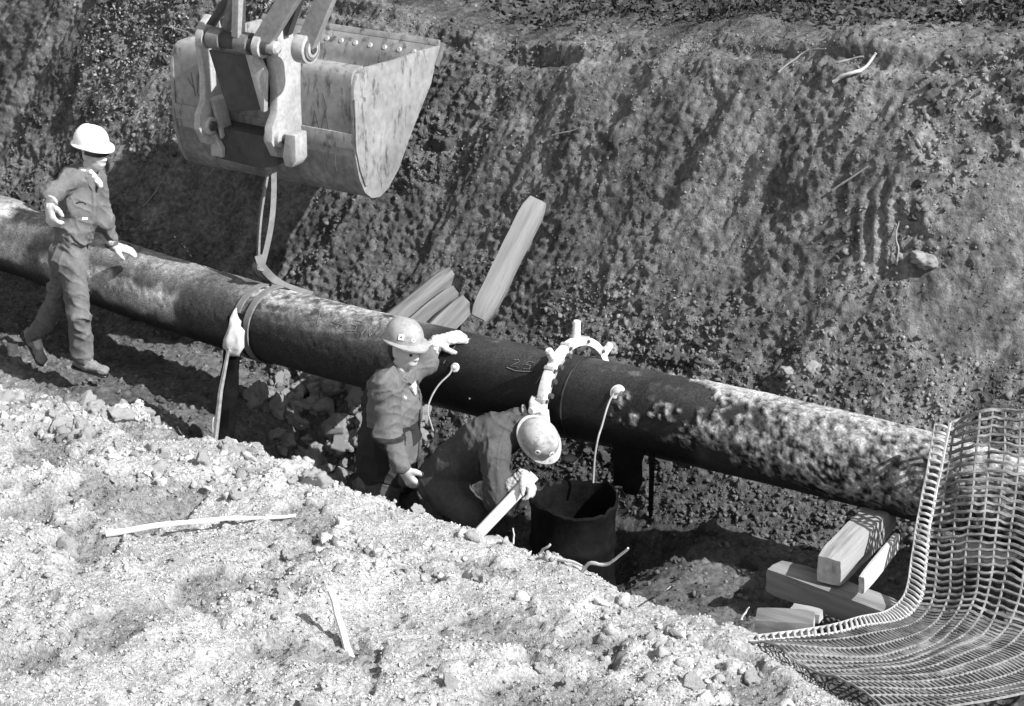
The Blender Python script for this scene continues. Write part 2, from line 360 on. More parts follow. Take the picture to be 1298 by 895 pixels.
Dn = .05*fbm(x*2.4, y*2.4, 0*z, 2, 53)-.06*hollow+.02*hollow*(ridn-.3)+.016*(ridn-.6)*(.5+.5*q)+.05*fbm(x*1.8, y*1.8, z, 3, 52)+ .080*(1-worley(x*4.5+wx, y*4.5+wy, z*4.5, 141)-.4)*q + q*.048*((1-worley(x*11+wx*1.5, y*11+wy*1.5, z*11, 143))-.4)+.018*((1-worley(x*24+wx*2, y*24+wy*2, z*24, 145))-.4)+.012*fbm(x*45, y*45, z*45, 2, 63)
crest_w = np.exp(-((TT-crest_t)/.25)**2)*sstep(3.2, 1.2, SS)
Dn = Dn+crest_w*.06*(1-worley(x*7, y*7, z*7, 149)-.3)
Dl = .022*(rid-.6)+.012*fbm(x*28, y*28, z*28, 2, 66)+.04*(lump-.4)+.02*(lump2-.4)+.012*(lump3-.4)+.03*fbm(x*2.5, y*2.5, z*2.5, 3, 55)
D = (D + w_far*Df + w_near*Dn + w_fl*Dl)*fade
P = P + Nn*D[..., None]
x, y, z = P[..., 0], P[..., 1], P[..., 2]
strk = fbm(ac*1.6+al*7, ac*.8, 0*z, 3, 217)
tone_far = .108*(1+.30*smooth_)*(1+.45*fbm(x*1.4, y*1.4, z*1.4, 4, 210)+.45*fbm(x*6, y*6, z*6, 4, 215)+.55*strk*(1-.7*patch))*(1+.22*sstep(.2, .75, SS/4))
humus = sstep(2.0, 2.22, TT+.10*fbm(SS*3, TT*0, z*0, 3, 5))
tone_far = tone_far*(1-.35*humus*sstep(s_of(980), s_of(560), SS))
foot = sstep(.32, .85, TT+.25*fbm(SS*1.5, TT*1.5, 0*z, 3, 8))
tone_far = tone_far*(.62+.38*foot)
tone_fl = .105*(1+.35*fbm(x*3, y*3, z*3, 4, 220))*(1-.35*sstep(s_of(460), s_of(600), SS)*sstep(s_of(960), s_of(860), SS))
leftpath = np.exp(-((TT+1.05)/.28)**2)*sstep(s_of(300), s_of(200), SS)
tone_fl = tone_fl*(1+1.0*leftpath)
tone_near = .44*(1+.16*fbm(x*1.5, y*1.5, z*1.5, 3, 230)+.22*fbm(x*8, y*8, z*8, 3, 233))*(1-.42*hollow)  # hollows also coloured darker, in place of the shadow inside them
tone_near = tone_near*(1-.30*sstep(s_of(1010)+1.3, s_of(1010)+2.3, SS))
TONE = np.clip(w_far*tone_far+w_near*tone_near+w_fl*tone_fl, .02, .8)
def strip(j0, j1, name, m):
    V = P[:, j0:j1+1].reshape(-1, 3); n = j1-j0+1
    idx = np.arange(nS*n).reshape(nS, n)
    Fc = np.stack([idx[:-1, :-1], idx[1:, :-1], idx[1:, 1:], idx[:-1, 1:]], -1).reshape(-1, 4)
    me = mesh_np(name, V, Fc, {'tone': TONE[:, j0:j1+1].ravel()})
    return tag(link(name, me, m, None, False), None, None, None, 'structure')
j_a = int(np.searchsorted(tl, -1.28)); j_b = int(np.searchsorted(tl, .40)); j_c = int(np.searchsorted(tl, 2.6))
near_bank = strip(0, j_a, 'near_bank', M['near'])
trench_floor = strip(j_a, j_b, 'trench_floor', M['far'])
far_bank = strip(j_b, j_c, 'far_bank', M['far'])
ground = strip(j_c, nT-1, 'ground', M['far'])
for o, l in ((near_bank, 'pale dry heaped soil along the near edge of the trench'), (trench_floor, 'dark damp floor of the trench under the pipe'),
             (far_bank, 'dug far side of the trench with scraped and crumbling soil'), (ground, 'rough level ground above the far side of the trench')):
    o['label'] = l
def surf(px, py, t0=-6, t1=6):
    """first hit of a picture ray with the terrain (marching)"""
    r = ray(px, py); d = 8.
    while d < 40:
        p = O3+r*d; s_, t_ = st(np.array(tuple(p))); 
        i = int(np.clip(np.searchsorted(sl, s_), 0, nS-1)); j = int(np.clip(np.searchsorted(tl, t_-tp(s_)), 0, nT-1))
        if p.z < P[i, j, 2]: return p
        d += .01
    return p
def ground_z(p):
    s_, t_ = st(np.array(tuple(p))); i = int(np.clip(np.searchsorted(sl, s_), 0, nS-1)); j = int(np.clip(np.searchsorted(tl, t_-tp(s_)), 0, nT-1))
    return float(P[i, j, 2])
# ------------------------------------------------------------------ clods
def ico(sub, seed, amp=.3, chop=3):
    bm = bmesh.new(); bmesh.ops.create_icosphere(bm, subdivisions=sub, radius=1.0)
    V = np.array([tuple(v.co) for v in bm.verts]); Fc = np.array([[v.index for v in f.verts] for f in bm.faces]); bm.free()
    d = 1+amp*vnoise(V[:, 0]*1.3+seed*7, V[:, 1]*1.3, V[:, 2]*1.3, seed)+amp*.5*vnoise(V[:, 0]*2.7+seed*7, V[:, 1]*2.7, V[:, 2]*2.7, seed+5)
    if sub > 2: d = d+.16*(1-2*np.abs(vnoise(V[:, 0]*4+seed, V[:, 1]*4, V[:, 2]*4, seed+9)))*amp*2+.07*vnoise(V[:, 0]*9, V[:, 1]*9, V[:, 2]*9+seed, seed+11)
    V = V*d[:, None]; 
    for k in range(chop):  # chop flat facets
        n = RNG.normal(size=3); n /= np.linalg.norm(n); h = V@n; c = .62+.2*RNG.random(); V = V-np.maximum(h-c, 0)[:, None]*n
    return V, Fc
SH0 = [ico(1, k, .75) for k in range(12)]; SH1 = [ico(2, 20+k, .7) for k in range(10)]; SH2 = [ico(4, 40+k, .5, 2) for k in range(10)]
def rand_rot(n):
    q = RNG.normal(size=(n, 4)); q /= np.linalg.norm(q, axis=1, keepdims=True); w_, a, b, c = q.T
    return np.stack([1-2*(b*b+c*c), 2*(a*b-c*w_), 2*(a*c+b*w_), 2*(a*b+c*w_), 1-2*(a*a+c*c), 2*(b*c-a*w_), 2*(a*c-b*w_), 2*(b*c+a*w_), 1-2*(a*a+b*b)], 1).reshape(n, 3, 3)
def scatter(name, mask, n, rmin, rmax, shapes, m, label, power=2.2, sink=.25, tone_mul=1.2):
    ii = np.flatnonzero(mask.ravel()); pick = RNG.choice(ii, n, replace=False)
    # keep the scatter even over true area: thin out by local cell size
    pos = P.reshape(-1, 3)[pick]; nor = Nn.reshape(-1, 3)[pick]; tn = TONE.ravel()[pick]
    rad = rmin+(rmax-rmin)*RNG.random(n)**power; Rm = rand_rot(n); sc = rad[:, None]*(.45+.95*RNG.random((n, 3)))
    tn = tn*tone_mul*(.5+1.0*RNG.random(n))
    pos = pos+nor*(rad*(1-2*sink))[:, None]*.6
    Vs, Fs, Ts, off = [], [], [], 0; kind = RNG.integers(0, len(shapes), n)
    for k, (V, Fc) in enumerate(shapes):
        sel = np.flatnonzero(kind == k)
        if not len(sel): continue
        W = np.einsum('nij,nvj->nvi', Rm[sel], V[None]*sc[sel][:, None, :])+pos[sel][:, None, :]
        Vs.append(W.reshape(-1, 3)); Fs.append((Fc[None]+np.arange(len(sel))[:, None, None]*len(V)+off).reshape(-1, 3)); Ts.append(np.repeat(tn[sel], len(V))); off += len(sel)*len(V)
    me = mesh_np(name, np.concatenate(Vs), np.concatenate(Fs), {'tone': np.concatenate(Ts)})
    return tag(link(name, me, m, None, False), label, 'soil', None, 'stuff')
inS = (SS > -6.2) & (SS < 4.4)
nbm = inS & (TT > -4.9) & (TT < crest_t+.25)
rough_near = nbm & (q > .35)
def thin(mask):  # rows are denser on the steep wall; drop some so density follows area
    return mask & (RNG.random(mask.shape) < .5)
scatter('soil_crumbs', nbm, 42000, .003, .0095, SH0, M['near_clod'], 'pale dry crumbs of soil strewn over the near bank', 1.6, tone_mul=1.08)
scatter('soil_crumbs', rough_near, 5000, .007, .02, SH0, M['near_clod'], 'pale thumb sized lumps on the rougher patches of the near bank', 2.0, tone_mul=1.05, sink=.4)
scatter('soil_crumbs', rough_near & (np.abs(TT-crest_t) < .9), 500, .022, .045, SH1, M['near_clod'], 'pale fist sized lumps lying on the rougher patches of the near bank', 2.2, tone_mul=1.0, sink=.5)
fbm_ = inS & (TT > .42) & (TT < 2.6)
scatter('soil_crumbs', fbm_, 20000, .0035, .011, SH0, M['far_clod'], 'grey crumbs of damp soil clinging to the far bank', 1.8, tone_mul=1.15, sink=.45)
scatter('soil_crumbs', fbm_ & (patch > .35), 6000, .008, .024, SH0, M['far_clod'], 'grey lumps of damp soil in the slumped patches of the far bank', 2.2, tone_mul=1.12, sink=.5)
scatter('soil_crumbs', inS & (TT > .42) & (TT < 1.25) & (SS > s_of(560)), 6000, .006, .022, SH0, M['far_clod'], 'loose crumbs fallen to the foot of the far bank', 2.2, tone_mul=1.2, sink=.4)
flm = inS & (TT > -1.2) & (TT < .6)
scatter('soil_crumbs', flm, 7000, .005, .024, SH0, M['far_clod'], 'dark crumbs of soil on the trench floor', 2.4, tone_mul=1.3, sink=.4)
# clods that can be told apart: parts of the bank they lie on
clod_me = {}
def clods(parent, mask, n, rmin, rmax, m, sink=.3):
    ii = RNG.choice(np.flatnonzero(mask.ravel()), n, replace=False)
    for k in ii:
        a = int(RNG.integers(0, len(SH2))); key = (a, m.name)
        if key not in clod_me:
            me = mesh_np('clod', *SH2[a]); me.materials.append(m); me.polygons.foreach_set('use_smooth', np.ones(len(me.polygons), bool)); clod_me[key] = me
        o = bpy.data.objects.new('clod', clod_me[key]); COL.objects.link(o); o.parent = parent
        r = rmin+(rmax-rmin)*RNG.random()**1.8
        o.location = Vector(P.reshape(-1, 3)[k])+Vector(Nn.reshape(-1, 3)[k])*r*(.5-sink); o.scale = tuple(r*(.75+.5*RNG.random(3))); o.rotation_euler = tuple(RNG.random(3)*6.28)
clods(near_bank, rough_near & (np.abs(TT-crest_t) < .7) & (SS < s_of(760)), 90, .035, .075, M['clod_dry'], .5)
clods(near_bank, rough_near, 55, .03, .06, M['clod_dry'], .55)
clods(far_bank, fbm_ & (patch > .5) & (TT < 1.9), 90, .025, .055, M['clod_damp'], .6)
clods(far_bank, inS & (TT > .4) & (TT < .6) & (SS > s_of(300)) & (SS < s_of(480)), 46, .03, .08, M['lit_rubble'], .45)
clods(trench_floor, inS & (TT > 0.0) & (TT < .40) & (SS > s_of(300)) & (SS < s_of(470)), 90, .03, .085, M['lit_rubble'], .4)
clods(trench_floor, flm & (TT < .35), 60, .025, .055, M['clod_damp'], .5)
# ------------------------------------------------------------------ the pipeline
pipeline = empty('pipeline', tuple(pipe_px(649)), 'long steel pipeline across the trench, black in the middle and soil crusted at both ends', 'pipeline')
s_lines = np.concatenate([np.arange(ps[0]+.05, -6.3, .15), np.arange(-6.3, 4.3, .0125), np.arange(4.3, ps[-1]-.05, .15)])
NA = 150; ang = np.arange(NA)/NA*2*PI       # 0 = top, turning towards the camera
ctr, tan = zip(*[pipe_at(s) for s in s_lines]); ctr = np.array([tuple(c) for c in ctr]); tan = np.array([tuple(c) for c in tan])
side = np.cross(tan, [0, 0, 1.]); side /= np.linalg.norm(side, axis=1, keepdims=True)      # points to the camera side
if (side@np.append(TV, 0)).mean() > 0: side = -side
up = np.cross(side, tan); up *= np.sign(up[:, 2:3])
dirs = up[:, None, :]*np.cos(ang)[None, :, None]+side[:, None, :]*np.sin(ang)[None, :, None]
Sg = np.repeat(s_lines[:, None], NA, 1); Ag = np.repeat(ang[None], len(s_lines), 0); Ac = np.where(Ag > PI, Ag-2*PI, Ag)   # -pi..pi
base = ctr[:, None, :]+dirs*R_PIPE
bx, by, bz = base[..., 0], base[..., 1], base[..., 2]
n1 = fbm(bx*3, by*3, bz*3, 4, 301); n2 = fbm(bx*11, by*11, bz*11, 4, 305); n4 = fbm(bx*55, by*55, bz*55, 2, 313); n3 = fbm(bx*30, by*30, bz*30, 3, 309)
pxv = np.interp(Sg, [s_of(a) for a in range(-60, 1321, 20)], np.arange(-60, 1321, 20))
wob = 22*n1+16*n2
alb = np.full(Sg.shape, .10)*(1+.9*n2+.5*n3)
deg = np.degrees(Ac)
# left third: dusty brown top, a pale band low on the flank that stops square at a bend
left = 1-sstep(318, 345, pxv+.3*wob)
pale = sstep(54, 76, deg+26*n1+14*n2)*(1-sstep(92, 118, deg+20*n2+12*n1))*sstep(88, 110, pxv+.5*wob)*(1-sstep(252, 262, pxv+.2*wob))
pale2 = sstep(14, 30, deg+24*n1)*(1-sstep(88, 104, deg+18*n1))*(1-sstep(58, 85, pxv+wob))
top_l = sstep(60, 20, deg+20*n1)
alb = alb*(1-left)+left*(.075+.12*top_l*(1+.9*n2+.7*n3)+.05*n1+.09*n4*top_l)
alb = np.where(pxv < 300, alb+(.42*pale+.40*pale2)*(.8+.6*n2+.4*n3), alb)
darkend = sstep(255, 268, pxv+.2*wob)*(1-sstep(318, 335, pxv)); alb = alb*(1-.45*darkend)
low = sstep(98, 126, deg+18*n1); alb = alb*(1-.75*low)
# middle-left: mottled dust over black coat, with highlights along the top painted in
mid = sstep(318, 345, pxv+.3*wob)*(1-sstep(520, 560, pxv+.6*wob))
dust = np.clip(sstep(66, -8, deg+34*n1+24*n2)*(.6+.8*n3+.8*n2), 0, 1.3)
streak = sstep(.1, .42, fbm(Sg*7+Ac*9, Ac*2.2, 0*Sg, 3, 315))
am = .045+.34*dust*(1+1.0*n4)+.06*streak*sstep(80, 30, deg)
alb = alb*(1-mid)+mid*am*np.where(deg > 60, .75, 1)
# smooth black field coat, the grey sheen along its top painted in
coat = sstep(520, 560, pxv+.6*wob)*(1-sstep(900, 925, pxv))
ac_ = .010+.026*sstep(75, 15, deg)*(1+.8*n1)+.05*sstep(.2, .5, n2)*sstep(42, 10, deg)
alb = alb*(1-coat)+coat*ac_
# soil crust on the right
edge = pxv+1.3*wob
cru = sstep(-.05, .12, (edge-(935-75*sstep(16, -6, deg)-1.35*np.clip(deg-40, 0, 60)))/60+.30*n2+.22*n3)
cru = np.maximum(cru, sstep(.02, .22, n2+.5*n3+.15)*sstep(42, 56, deg+10*n2)*(1-sstep(84, 104, deg+14*n1))*sstep(795, 812, pxv+.5*wob))
hang = 84+34*sstep(900, 1130, pxv)
under = sstep(hang, hang+20, deg+30*n2+22*n3+18*n1); cru = cru*(1-under)*sstep(775, 800, pxv)
hole = sstep(.25, .38, fbm(bx*6, by*6, bz*6, 3, 331))*sstep(1010, 960, pxv); cru = cru*(1-hole)
alb = alb*(1-sstep(880, 930, pxv))+.022*sstep(880, 930, pxv)
bald = sstep(.04, .30, fbm(bx*17, by*17, bz*17, 4, 333))*sstep(20, 60, deg)
ccol = (.12+.15*sstep(40, -5, deg+12*n2)+.04*n1+.22*n3+.20*n4+.10*n2)*(1-.55*bald)  # crust painted paler towards the top, as if sunlight caught it
alb = np.clip(alb*(1-cru)+cru*ccol, .006, .8)
rough = np.clip(.85-.42*coat*(1-cru)-.2*(1-cru)*sstep(880, 930, pxv)+.1*n2, .32, 1)
disp = cru*(.010+.004*(1-worley(bx*26+n2*2, by*26, bz*26, 341))+.006*n2+.007*n3+.005*n4)*sstep(-40, 30, deg)+cru*.006+(left+mid)*(.002*n2+.0015*n3)+.002*n3*(1-coat)
disp = disp+left*sstep(6, 40, 40-np.abs(pxv-10))*.02
Vp = base+dirs*disp[..., None]
ns = len(s_lines); idx = np.arange(ns*NA).reshape(ns, NA); nx = np.roll(idx, -1, 1)
Fp = np.stack([idx[:-1], nx[:-1], nx[1:], idx[1:]], -1).reshape(-1, 4)
me = mesh_np('pipe_wall', Vp.reshape(-1, 3), Fp, {'albedo': alb.ravel(), 'rough': rough.ravel()})
link('pipe_wall', me, M['pipe'], pipeline)
def on_pipe(px, deg_, off=0.):
    s = s_of(px); c, t = pipe_at(s); sd_ = t.cross(Vector((0, 0, 1))).normalized()
    if sd_.dot(Vector((TV[0], TV[1], 0))) > 0: sd_ = -sd_
    u = sd_.cross(t); u = u if u.z > 0 else -u
    a = math.radians(deg_); n = u*math.cos(a)+sd_*math.sin(a)
    return c+n*(R_PIPE+off), n, t
def hit_pipe(px, py, off=0.):
    """point of the pipe's camera-side flank seen at a picture position"""
    best = None
    for k in range(-30, 31, 2):
        for a in range(-40, 125, 3):
            q, n, t = on_pipe(px+k, a); d = q-O3; dep = d.y*CT-d.z*ST
            ex = CX+F*d.x/dep-px; ey = CY+F*(-d.y*ST-d.z*CT)/dep-py; e = ex*ex+ey*ey
            if best is None or e < best[0]: best = (e, px+k, a)
    return on_pipe(best[1], best[2], off)
# chalk writing and marks on the pipe: thin strokes lying on the surface
def chalk(strokes, r=.0025):
    m = MB()
    for st_ in strokes:
        m.tube([on_pipe(a, b, .004)[0] for a, b in st_], r, 5)
    m.build('chalk_mark', M['chalk'], pipeline)
def letters(px0, deg0, sx, sy, glyphs):
    out = []; x0 = px0
    for g in glyphs:
        for st_ in g: out.append([(x0+sx*a, deg0+sy*(1-b)) for a, b in st_])
        x0 += sx*1.35
    return out
V_ = [[(0, 1), (.35, 0), (.8, 1.1)]]; N4 = [[(.6, 0), (.75, 1.05), (.0, .4), (.95, .35)]]; N5 = [[(.9, 1), (.2, 1), (.1, .55), (.7, .55), (.75, .15), (.1, 0)]]
NN = [[(0, 0), (.1, 1), (.7, 0), (.85, 1.05)]]; N2 = [[(0, .8), (.4, 1), (.7, .75), (.0, 0), (.9, .05)]]
chalk(letters(424, 26, 15, 20, [V_, N4, N5, NN]), .0024)
chalk(letters(670, 30, 11, 13, [N2, N5]), .0022)
chalk([[(667, 46), (678, 48), (690, 46), (697, 44)]], .003)
chalk([[(713, 24), (710, 42), (707, 60)]], .0025)
chalk([[(604, 8), (596, 30), (592, 60)]], .002)
# plugs with thin drain hoses
for (px, py, r, path) in ((577, 466, .030, [(570, 474), (557, 487), (547, 503), (542, 520), (545, 533), (549, 546)]), (782, 498, .046, [(773, 508), (768, 522), (763, 540), (758, 556), (754, 580), (752, 612)])):
    c, n, t = hit_pipe(px, py)
    m = MB(); m.tube([c-n*.01, c+n*.008, c+n*.012], [r, r, r*.86], 24)
    pl = m.build('drain_plug', M['clampw'], pipeline)
    MB().tube([c+n*.012, c+n*.03, c+n*.035], [r*.5, r*.46, r*.3], 16).build('plug_nut', M['steel'], pl)
    pts = [c+n*.03]
    for i, (a, b) in enumerate(path): pts.append(at_y(a, b, c.y-.04-.05*min(1, i/3)-.02*i))
    MB().tube(catmull(pts, 4), .0055 if px < 600 else .006, 6).build('drain_hose', M['hose'], pl)
c, n, t = hit_pipe(597, 504); MB().tube([c, c+n*.012], [.008, .006], 8).build('tack_stud', M['chalk'], pipeline)
# tar strings and soil hanging under the crusted length
for px, dl, wd in ((808, .30, .10), (823, .34, .16), (848, .46, .028)):
    c, n, t = on_pipe(px, 118, -.03); m = MB(); up3 = Vector((0, 0, 1)); k = 5
    rows = []
    for i in range(k+1):
        f = i/k; ww = wd*(1-.25*f-.5*max(0, f-.7))*(1+.15*math.sin(i*2.1+px)); p = c-up3*dl*f
        rows.append(m.bm.verts.new(p-t*ww/2+n*.012)); rows.append(m.bm.verts.new(p+t*ww/2+n*.012)); rows.append(m.bm.verts.new(p+t*ww/2-n*.012)); rows.append(m.bm.verts.new(p-t*ww/2-n*.012))
    for i in range(k):
        for j in range(4): m.bm.faces.new((rows[4*i+j], rows[4*i+(j+1) % 4], rows[4*i+4+(j+1) % 4], rows[4*i+4+j]))
    m.bm.faces.new(rows[:4]); m.bm.faces.new(rows[-4:])
    m.build('tar_flap', M['drum'], pipeline, 0)
# ------------------------------------------------------------------ ring clamp round the cut in the pipe
sc_ = s_of(728); c0, ax = pipe_at(sc_); sdv = ax.cross(Vector((0, 0, 1))).normalized()
if sdv.dot(Vector((TV[0], TV[1], 0))) > 0: sdv = -sdv
upv = sdv.cross(ax); upv = upv if upv.z > 0 else -upv
def rad(a): a = math.radians(a); return upv*math.cos(a)+sdv*math.sin(a)
clamp = empty('pipe_clamp', tuple(c0), 'white ring shaped clamp with round pegs, closed round the black stretch of pipe', 'clamp')
def arc_band(a0, a1, r0, r1, hw, n=40):
    m = MB(); rows = []
    for i in range(n+1):
        d = rad(a0+(a1-a0)*i/n); rows.append([m.bm.verts.new(c0+d*r+ax*h) for r, h in ((r0, -hw), (r1, -hw), (r1, hw), (r0, hw))])
    for a, b in zip(rows, rows[1:]):
        for j in range(4): m.bm.faces.new((a[j], a[(j+1) % 4], b[(j+1) % 4], b[j]))
    m.bm.faces.new(rows[0][::-1]); m.bm.faces.new(rows[-1]); return m
arc_band(-78, 104, .315, .365, .026, 60).build('ring', M['clampw'], clamp, .006)
arc_band(6, 74, .285, .317, .018, 30).build('chain_rail', M['steel'], clamp, .004)
for a, ln in ((-62, .08), (-6, .10), (34, .08), (83, .08)):
    d = rad(a); MB().tube([c0+d*.355, c0+d*(.365+ln), c0+d*(.372+ln)], [.026, .024, .018], 14).build('peg', M['clampw'], clamp)
for a in (-52, -20, 12, 44, 76):
    d = rad(a); MB().box(c0+d*.342, ax, rad(a+90), d, .031, .012, .029).build('joint_plate', M['steel'], clamp, .004)
    MB().tube([c0+d*.342+ax*.03, c0+d*.342+ax*.042], .010, 8).build('bolt', M['dirty_shaded'], clamp)
for a in (18, 36, 54, 70):
    d = rad(a); MB().tube([c0+d*.312+ax*.028, c0+d*.312+ax*.05], .016, 10).build('roller', M['dirty_shaded'], clamp)
d = rad(96); tdir = rad(186); MB().box(c0+d*.335-ax*.0, ax, tdir, d, .034, .06, .03).build('latch_block', M['clampw'], clamp, .008)
# dark gap of the cut beside the ring
m = MB(); pts = [c0+ax*.075+rad(a)*(R_PIPE+.0012) for a in range(-40, 170, 6)]; m.tube(pts, .006, 6); m.build('cut_line', M['dark'], pipeline)
# ------------------------------------------------------------------ sling and the bucket it hangs from
PW = math.radians(32); W = Vector((math.cos(PW), -math.sin(PW), 0)); B = Vector((-math.sin(PW), -math.cos(PW), 0)); UP = Vector((0, 0, 1))
P0 = at_d(448, 190, 15.4)                                        # on the right side plate
bucket = empty('excavator_bucket', tuple(P0-W*.65), 'wide scuffed excavator bucket hanging above the pipe on two steel arms, open side up', 'bucket')
def sp(px, py, wv=0.): return at_plane(px, py, P0+W*wv, W)       # a point of the slice at width wv
prof_px = [(462, 84), (449, 92), (447, 120), (448, 160), (450, 200), (454, 225), (460, 242), (470, 250), (481, 247), (491, 237), (503, 215), (522, 160), (544, 104), (549, 78), (556, 59)]
prof = [sp(*q) for q in prof_px]; WID = 1.50
cen = sum(prof, Vector())/len(prof)
# shell: one bent sheet of real thickness
pr = catmull(prof, 4)
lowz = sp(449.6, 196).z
def offset_in(pts, th):
    out = []
    for i, p in enumerate(pts):
        t_ = (pts[min(i+1, len(pts)-1)]-pts[max(i-1, 0)]).normalized(); n_ = t_.cross(W)
        if n_.dot(cen-p) < 0: n_ = -n_
        out.append(p+n_*th)
    return out
inn = offset_in(pr, .022); loop = pr+inn[::-1]
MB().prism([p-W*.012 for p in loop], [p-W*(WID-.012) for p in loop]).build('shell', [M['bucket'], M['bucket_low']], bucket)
side_px = [(464, 86), (451, 96), (447, 112), (447, 150), (449, 198), (454, 226), (461, 243), (470, 250), (480, 248), (490, 238), (503, 214), (522, 161), (544, 106), (550, 78), (557, 58), (530, 66), (502, 76)]
sidep = [sp(*q) for q in side_px]; cs_ = sum(sidep, Vector())/len(sidep); sidep = [cs_+(p-cs_)*1.012 for p in sidep]
for wv in (0.014, -WID+.010):
    MB().prism([p+W*wv for p in sidep], [p+W*(wv-.03) for p in sidep]).build('side_plate', M['bucket'], bucket, .004)
# stiffener rib pressed on the right plate
rib = [(447, 124), (470, 121), (494, 116), (493, 140), (486, 172), (478, 200), (467, 232), (462, 225), (474, 196), (481, 165), (484, 128), (470, 131), (448, 134)]
rq = [sp(*q, .014) for q in [(448, 126), (495, 116), (492, 142), (484, 176), (466, 234), (462, 236), (455, 215), (450, 190)]]
MB().prism([p for p in rq], [p+W*.013 for p in rq]).build('cheek_plate', M['bucket'], bucket, .004)
# lip (cutting edge) with bolts on its inner face
l0, l1, l2 = sp(557, 57), sp(551, 74), sp(545, 100)
nrm = (l2-l0).normalized().cross(W); nrm = nrm if nrm.dot(cen-l0) > 0 else -nrm
eu = (l0-l2).normalized()
lipq = [l0+eu*.02+nrm*.004, l0+eu*.02-nrm*.034, l1-nrm*.034-eu*.05, l1-eu*.05+nrm*.004]
MB().prism([p+W*.03 for p in lipq], [p-W*(WID+.03) for p in lipq]).build('cutting_edge', M['bucket_dark'], bucket, .005)
rimq = [l0+eu*.03+nrm*.03, l0+eu*.03+nrm*.002, l0-eu*.015+nrm*.002, l0-eu*.015+nrm*.03]
MB().prism([p+W*.005 for p in rimq], [p-W*(WID) for p in rimq]).build('edge_bar', M['bucket'], bucket, .004)
for k in range(11):
    p = l0-eu*.085+nrm*.024-W*(.16+k*.122)
    MB().tube([p-nrm*.01, p+nrm*.012, p+nrm*.022], [.023, .023, .014], 12).build('bolt', M['steel'], bucket)
# weld strip across the back
bk = [sp(448.5, 170), sp(449.5, 190)]; outv = (bk[0]-cen); outv = (outv-W*outv.dot(W)-(bk[1]-bk[0]).normalized()*outv.dot((bk[1]-bk[0]).normalized())).normalized()
q4 = [bk[0]+outv*.012, bk[1]+outv*.012, bk[1]-outv*.01, bk[0]-outv*.01]
MB().prism([p-W*.0 for p in q4], [p-W*(WID-.004) for p in q4]).build('wear_strip', M['bucket'], bucket, .003)
# scrawled dark scratches on the back
def back_pt(px, py, off=.004):
    p = at_plane(px, py, prof[3], outv); return p+outv*off
scr = [[(394, 168), (399, 140), (405, 166)], [(396, 156), (404, 154)], [(407, 166), (412, 138), (417, 168)], [(413, 172), (412, 186)], [(398, 146), (398, 172)], [(409, 118), (414, 136), (412, 150)], [(242, 92), (248, 122)], [(252, 90), (250, 118), (256, 126)], [(262, 98), (258, 128)], [(238, 100), (246, 112)]]
shell_o = [c for c in bucket.children if c.name.startswith('shell')][0]
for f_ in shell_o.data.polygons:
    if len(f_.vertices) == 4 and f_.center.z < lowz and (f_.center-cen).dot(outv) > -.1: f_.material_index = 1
for s_ in scr:
    q_ = []
    for a, b in zip(s_, s_[1:]): q_ += [(a[0]+(b[0]-a[0])*k/4, a[1]+(b[1]-a[1])*k/4) for k in range(4)]
    strip_on('scratch', q_+[s_[-1]], .009, M['scratch'], bucket, shell_o, .0015)
rs = random.Random(5); side_o = [c for c in bucket.children if c.name.startswith('side_plate')][0]
for k in range(13):
    if k < 7: px, py, hst, dx_, dy_ = rs.uniform(392, 444), rs.uniform(92, 232), shell_o, rs.uniform(-4, 4), rs.uniform(6, 22)
    else: px, py, hst, dx_, dy_ = rs.uniform(455, 525), rs.uniform(100, 215), side_o, rs.uniform(-8, 8), rs.uniform(8, 26)
    strip_on('scratch', [(px+dx_*q/4+rs.uniform(-.6, .6), py+dy_*q/4) for q in range(5)], rs.uniform(.003, .007), M['scratch'] if rs.random() < .75 else M['steel'], bucket, hst, .001)
# ears: thick plates standing on the back, with bosses
def ear(wv, th, dark=False):
    px0 = 447+wv*165*1.0; dx = px0-447
    # outline in the slice plane: (out from the back, height) using the right plate's own slice
    def loc(o, h): return P0+W*wv+B*0+outv*o+UP*h
    base_top = prof[1]; z0 = base_top.z-P0.z
    pts = [(-.02, z0+.02), (.06, z0+.24), (.15, z0+.30), (.23, z0+.25), (.27, z0+.12), (.24, z0-.10), (.25, z0-.26), (.31, z0-.34), (.32, z0-.44), (.26, z0-.55), (.13, z0-.60), (-.02, z0-.60)]
    return [loc(*q) for q in pts]
for wv, th in ((-.42, .065), (-1.02, .05)):
    e = ear(wv, th); er = MB().prism(e, [p-W*th for p in e]).build('ear', M['steel'], bucket, .008)
    z0 = prof[1].z-P0.z
    for (o, h, r) in ((.235, z0-.43, .062),):
        c = P0+W*wv+outv*o+UP*h
        MB().tube([c-W*(th+.02), c+W*.03, c+W*.04], [r, r, r*.85], 24).build('boss', M['steel'], er)
        MB().tube([c+W*.035, c+W*.06], [r*.55, r*.5], 16).build('pin_end', M['dirty_shaded'], er)
z0 = prof[1].z-P0.z
# cross pin and its collars
pc = at_plane(300, 52, P0+outv*.30, outv)
a_, b_ = at_plane(259, 46, pc, outv), at_plane(343, 60, pc, outv); pw = (b_-a_).normalized()
MB().tube([a_, b_], .055, 24).build('cross_pin', M['dirty_shaded'], bucket)
for f, wd in ((.02, .05), (.20, .10), (.62, .10), (.86, .05)):
    c = a_.lerp(b_, f); MB().tube([c-pw*wd*.5, c+pw*wd*.5], .072 if wd > .06 else .078, 24).build('collar', M['bucket_dark'] if wd > .06 else M['steel'], bucket)
MB().tube([b_, b_+pw*.05, b_+pw*.065], [.045, .045, .03], 18).build('pin_end', M['steel'], bucket)
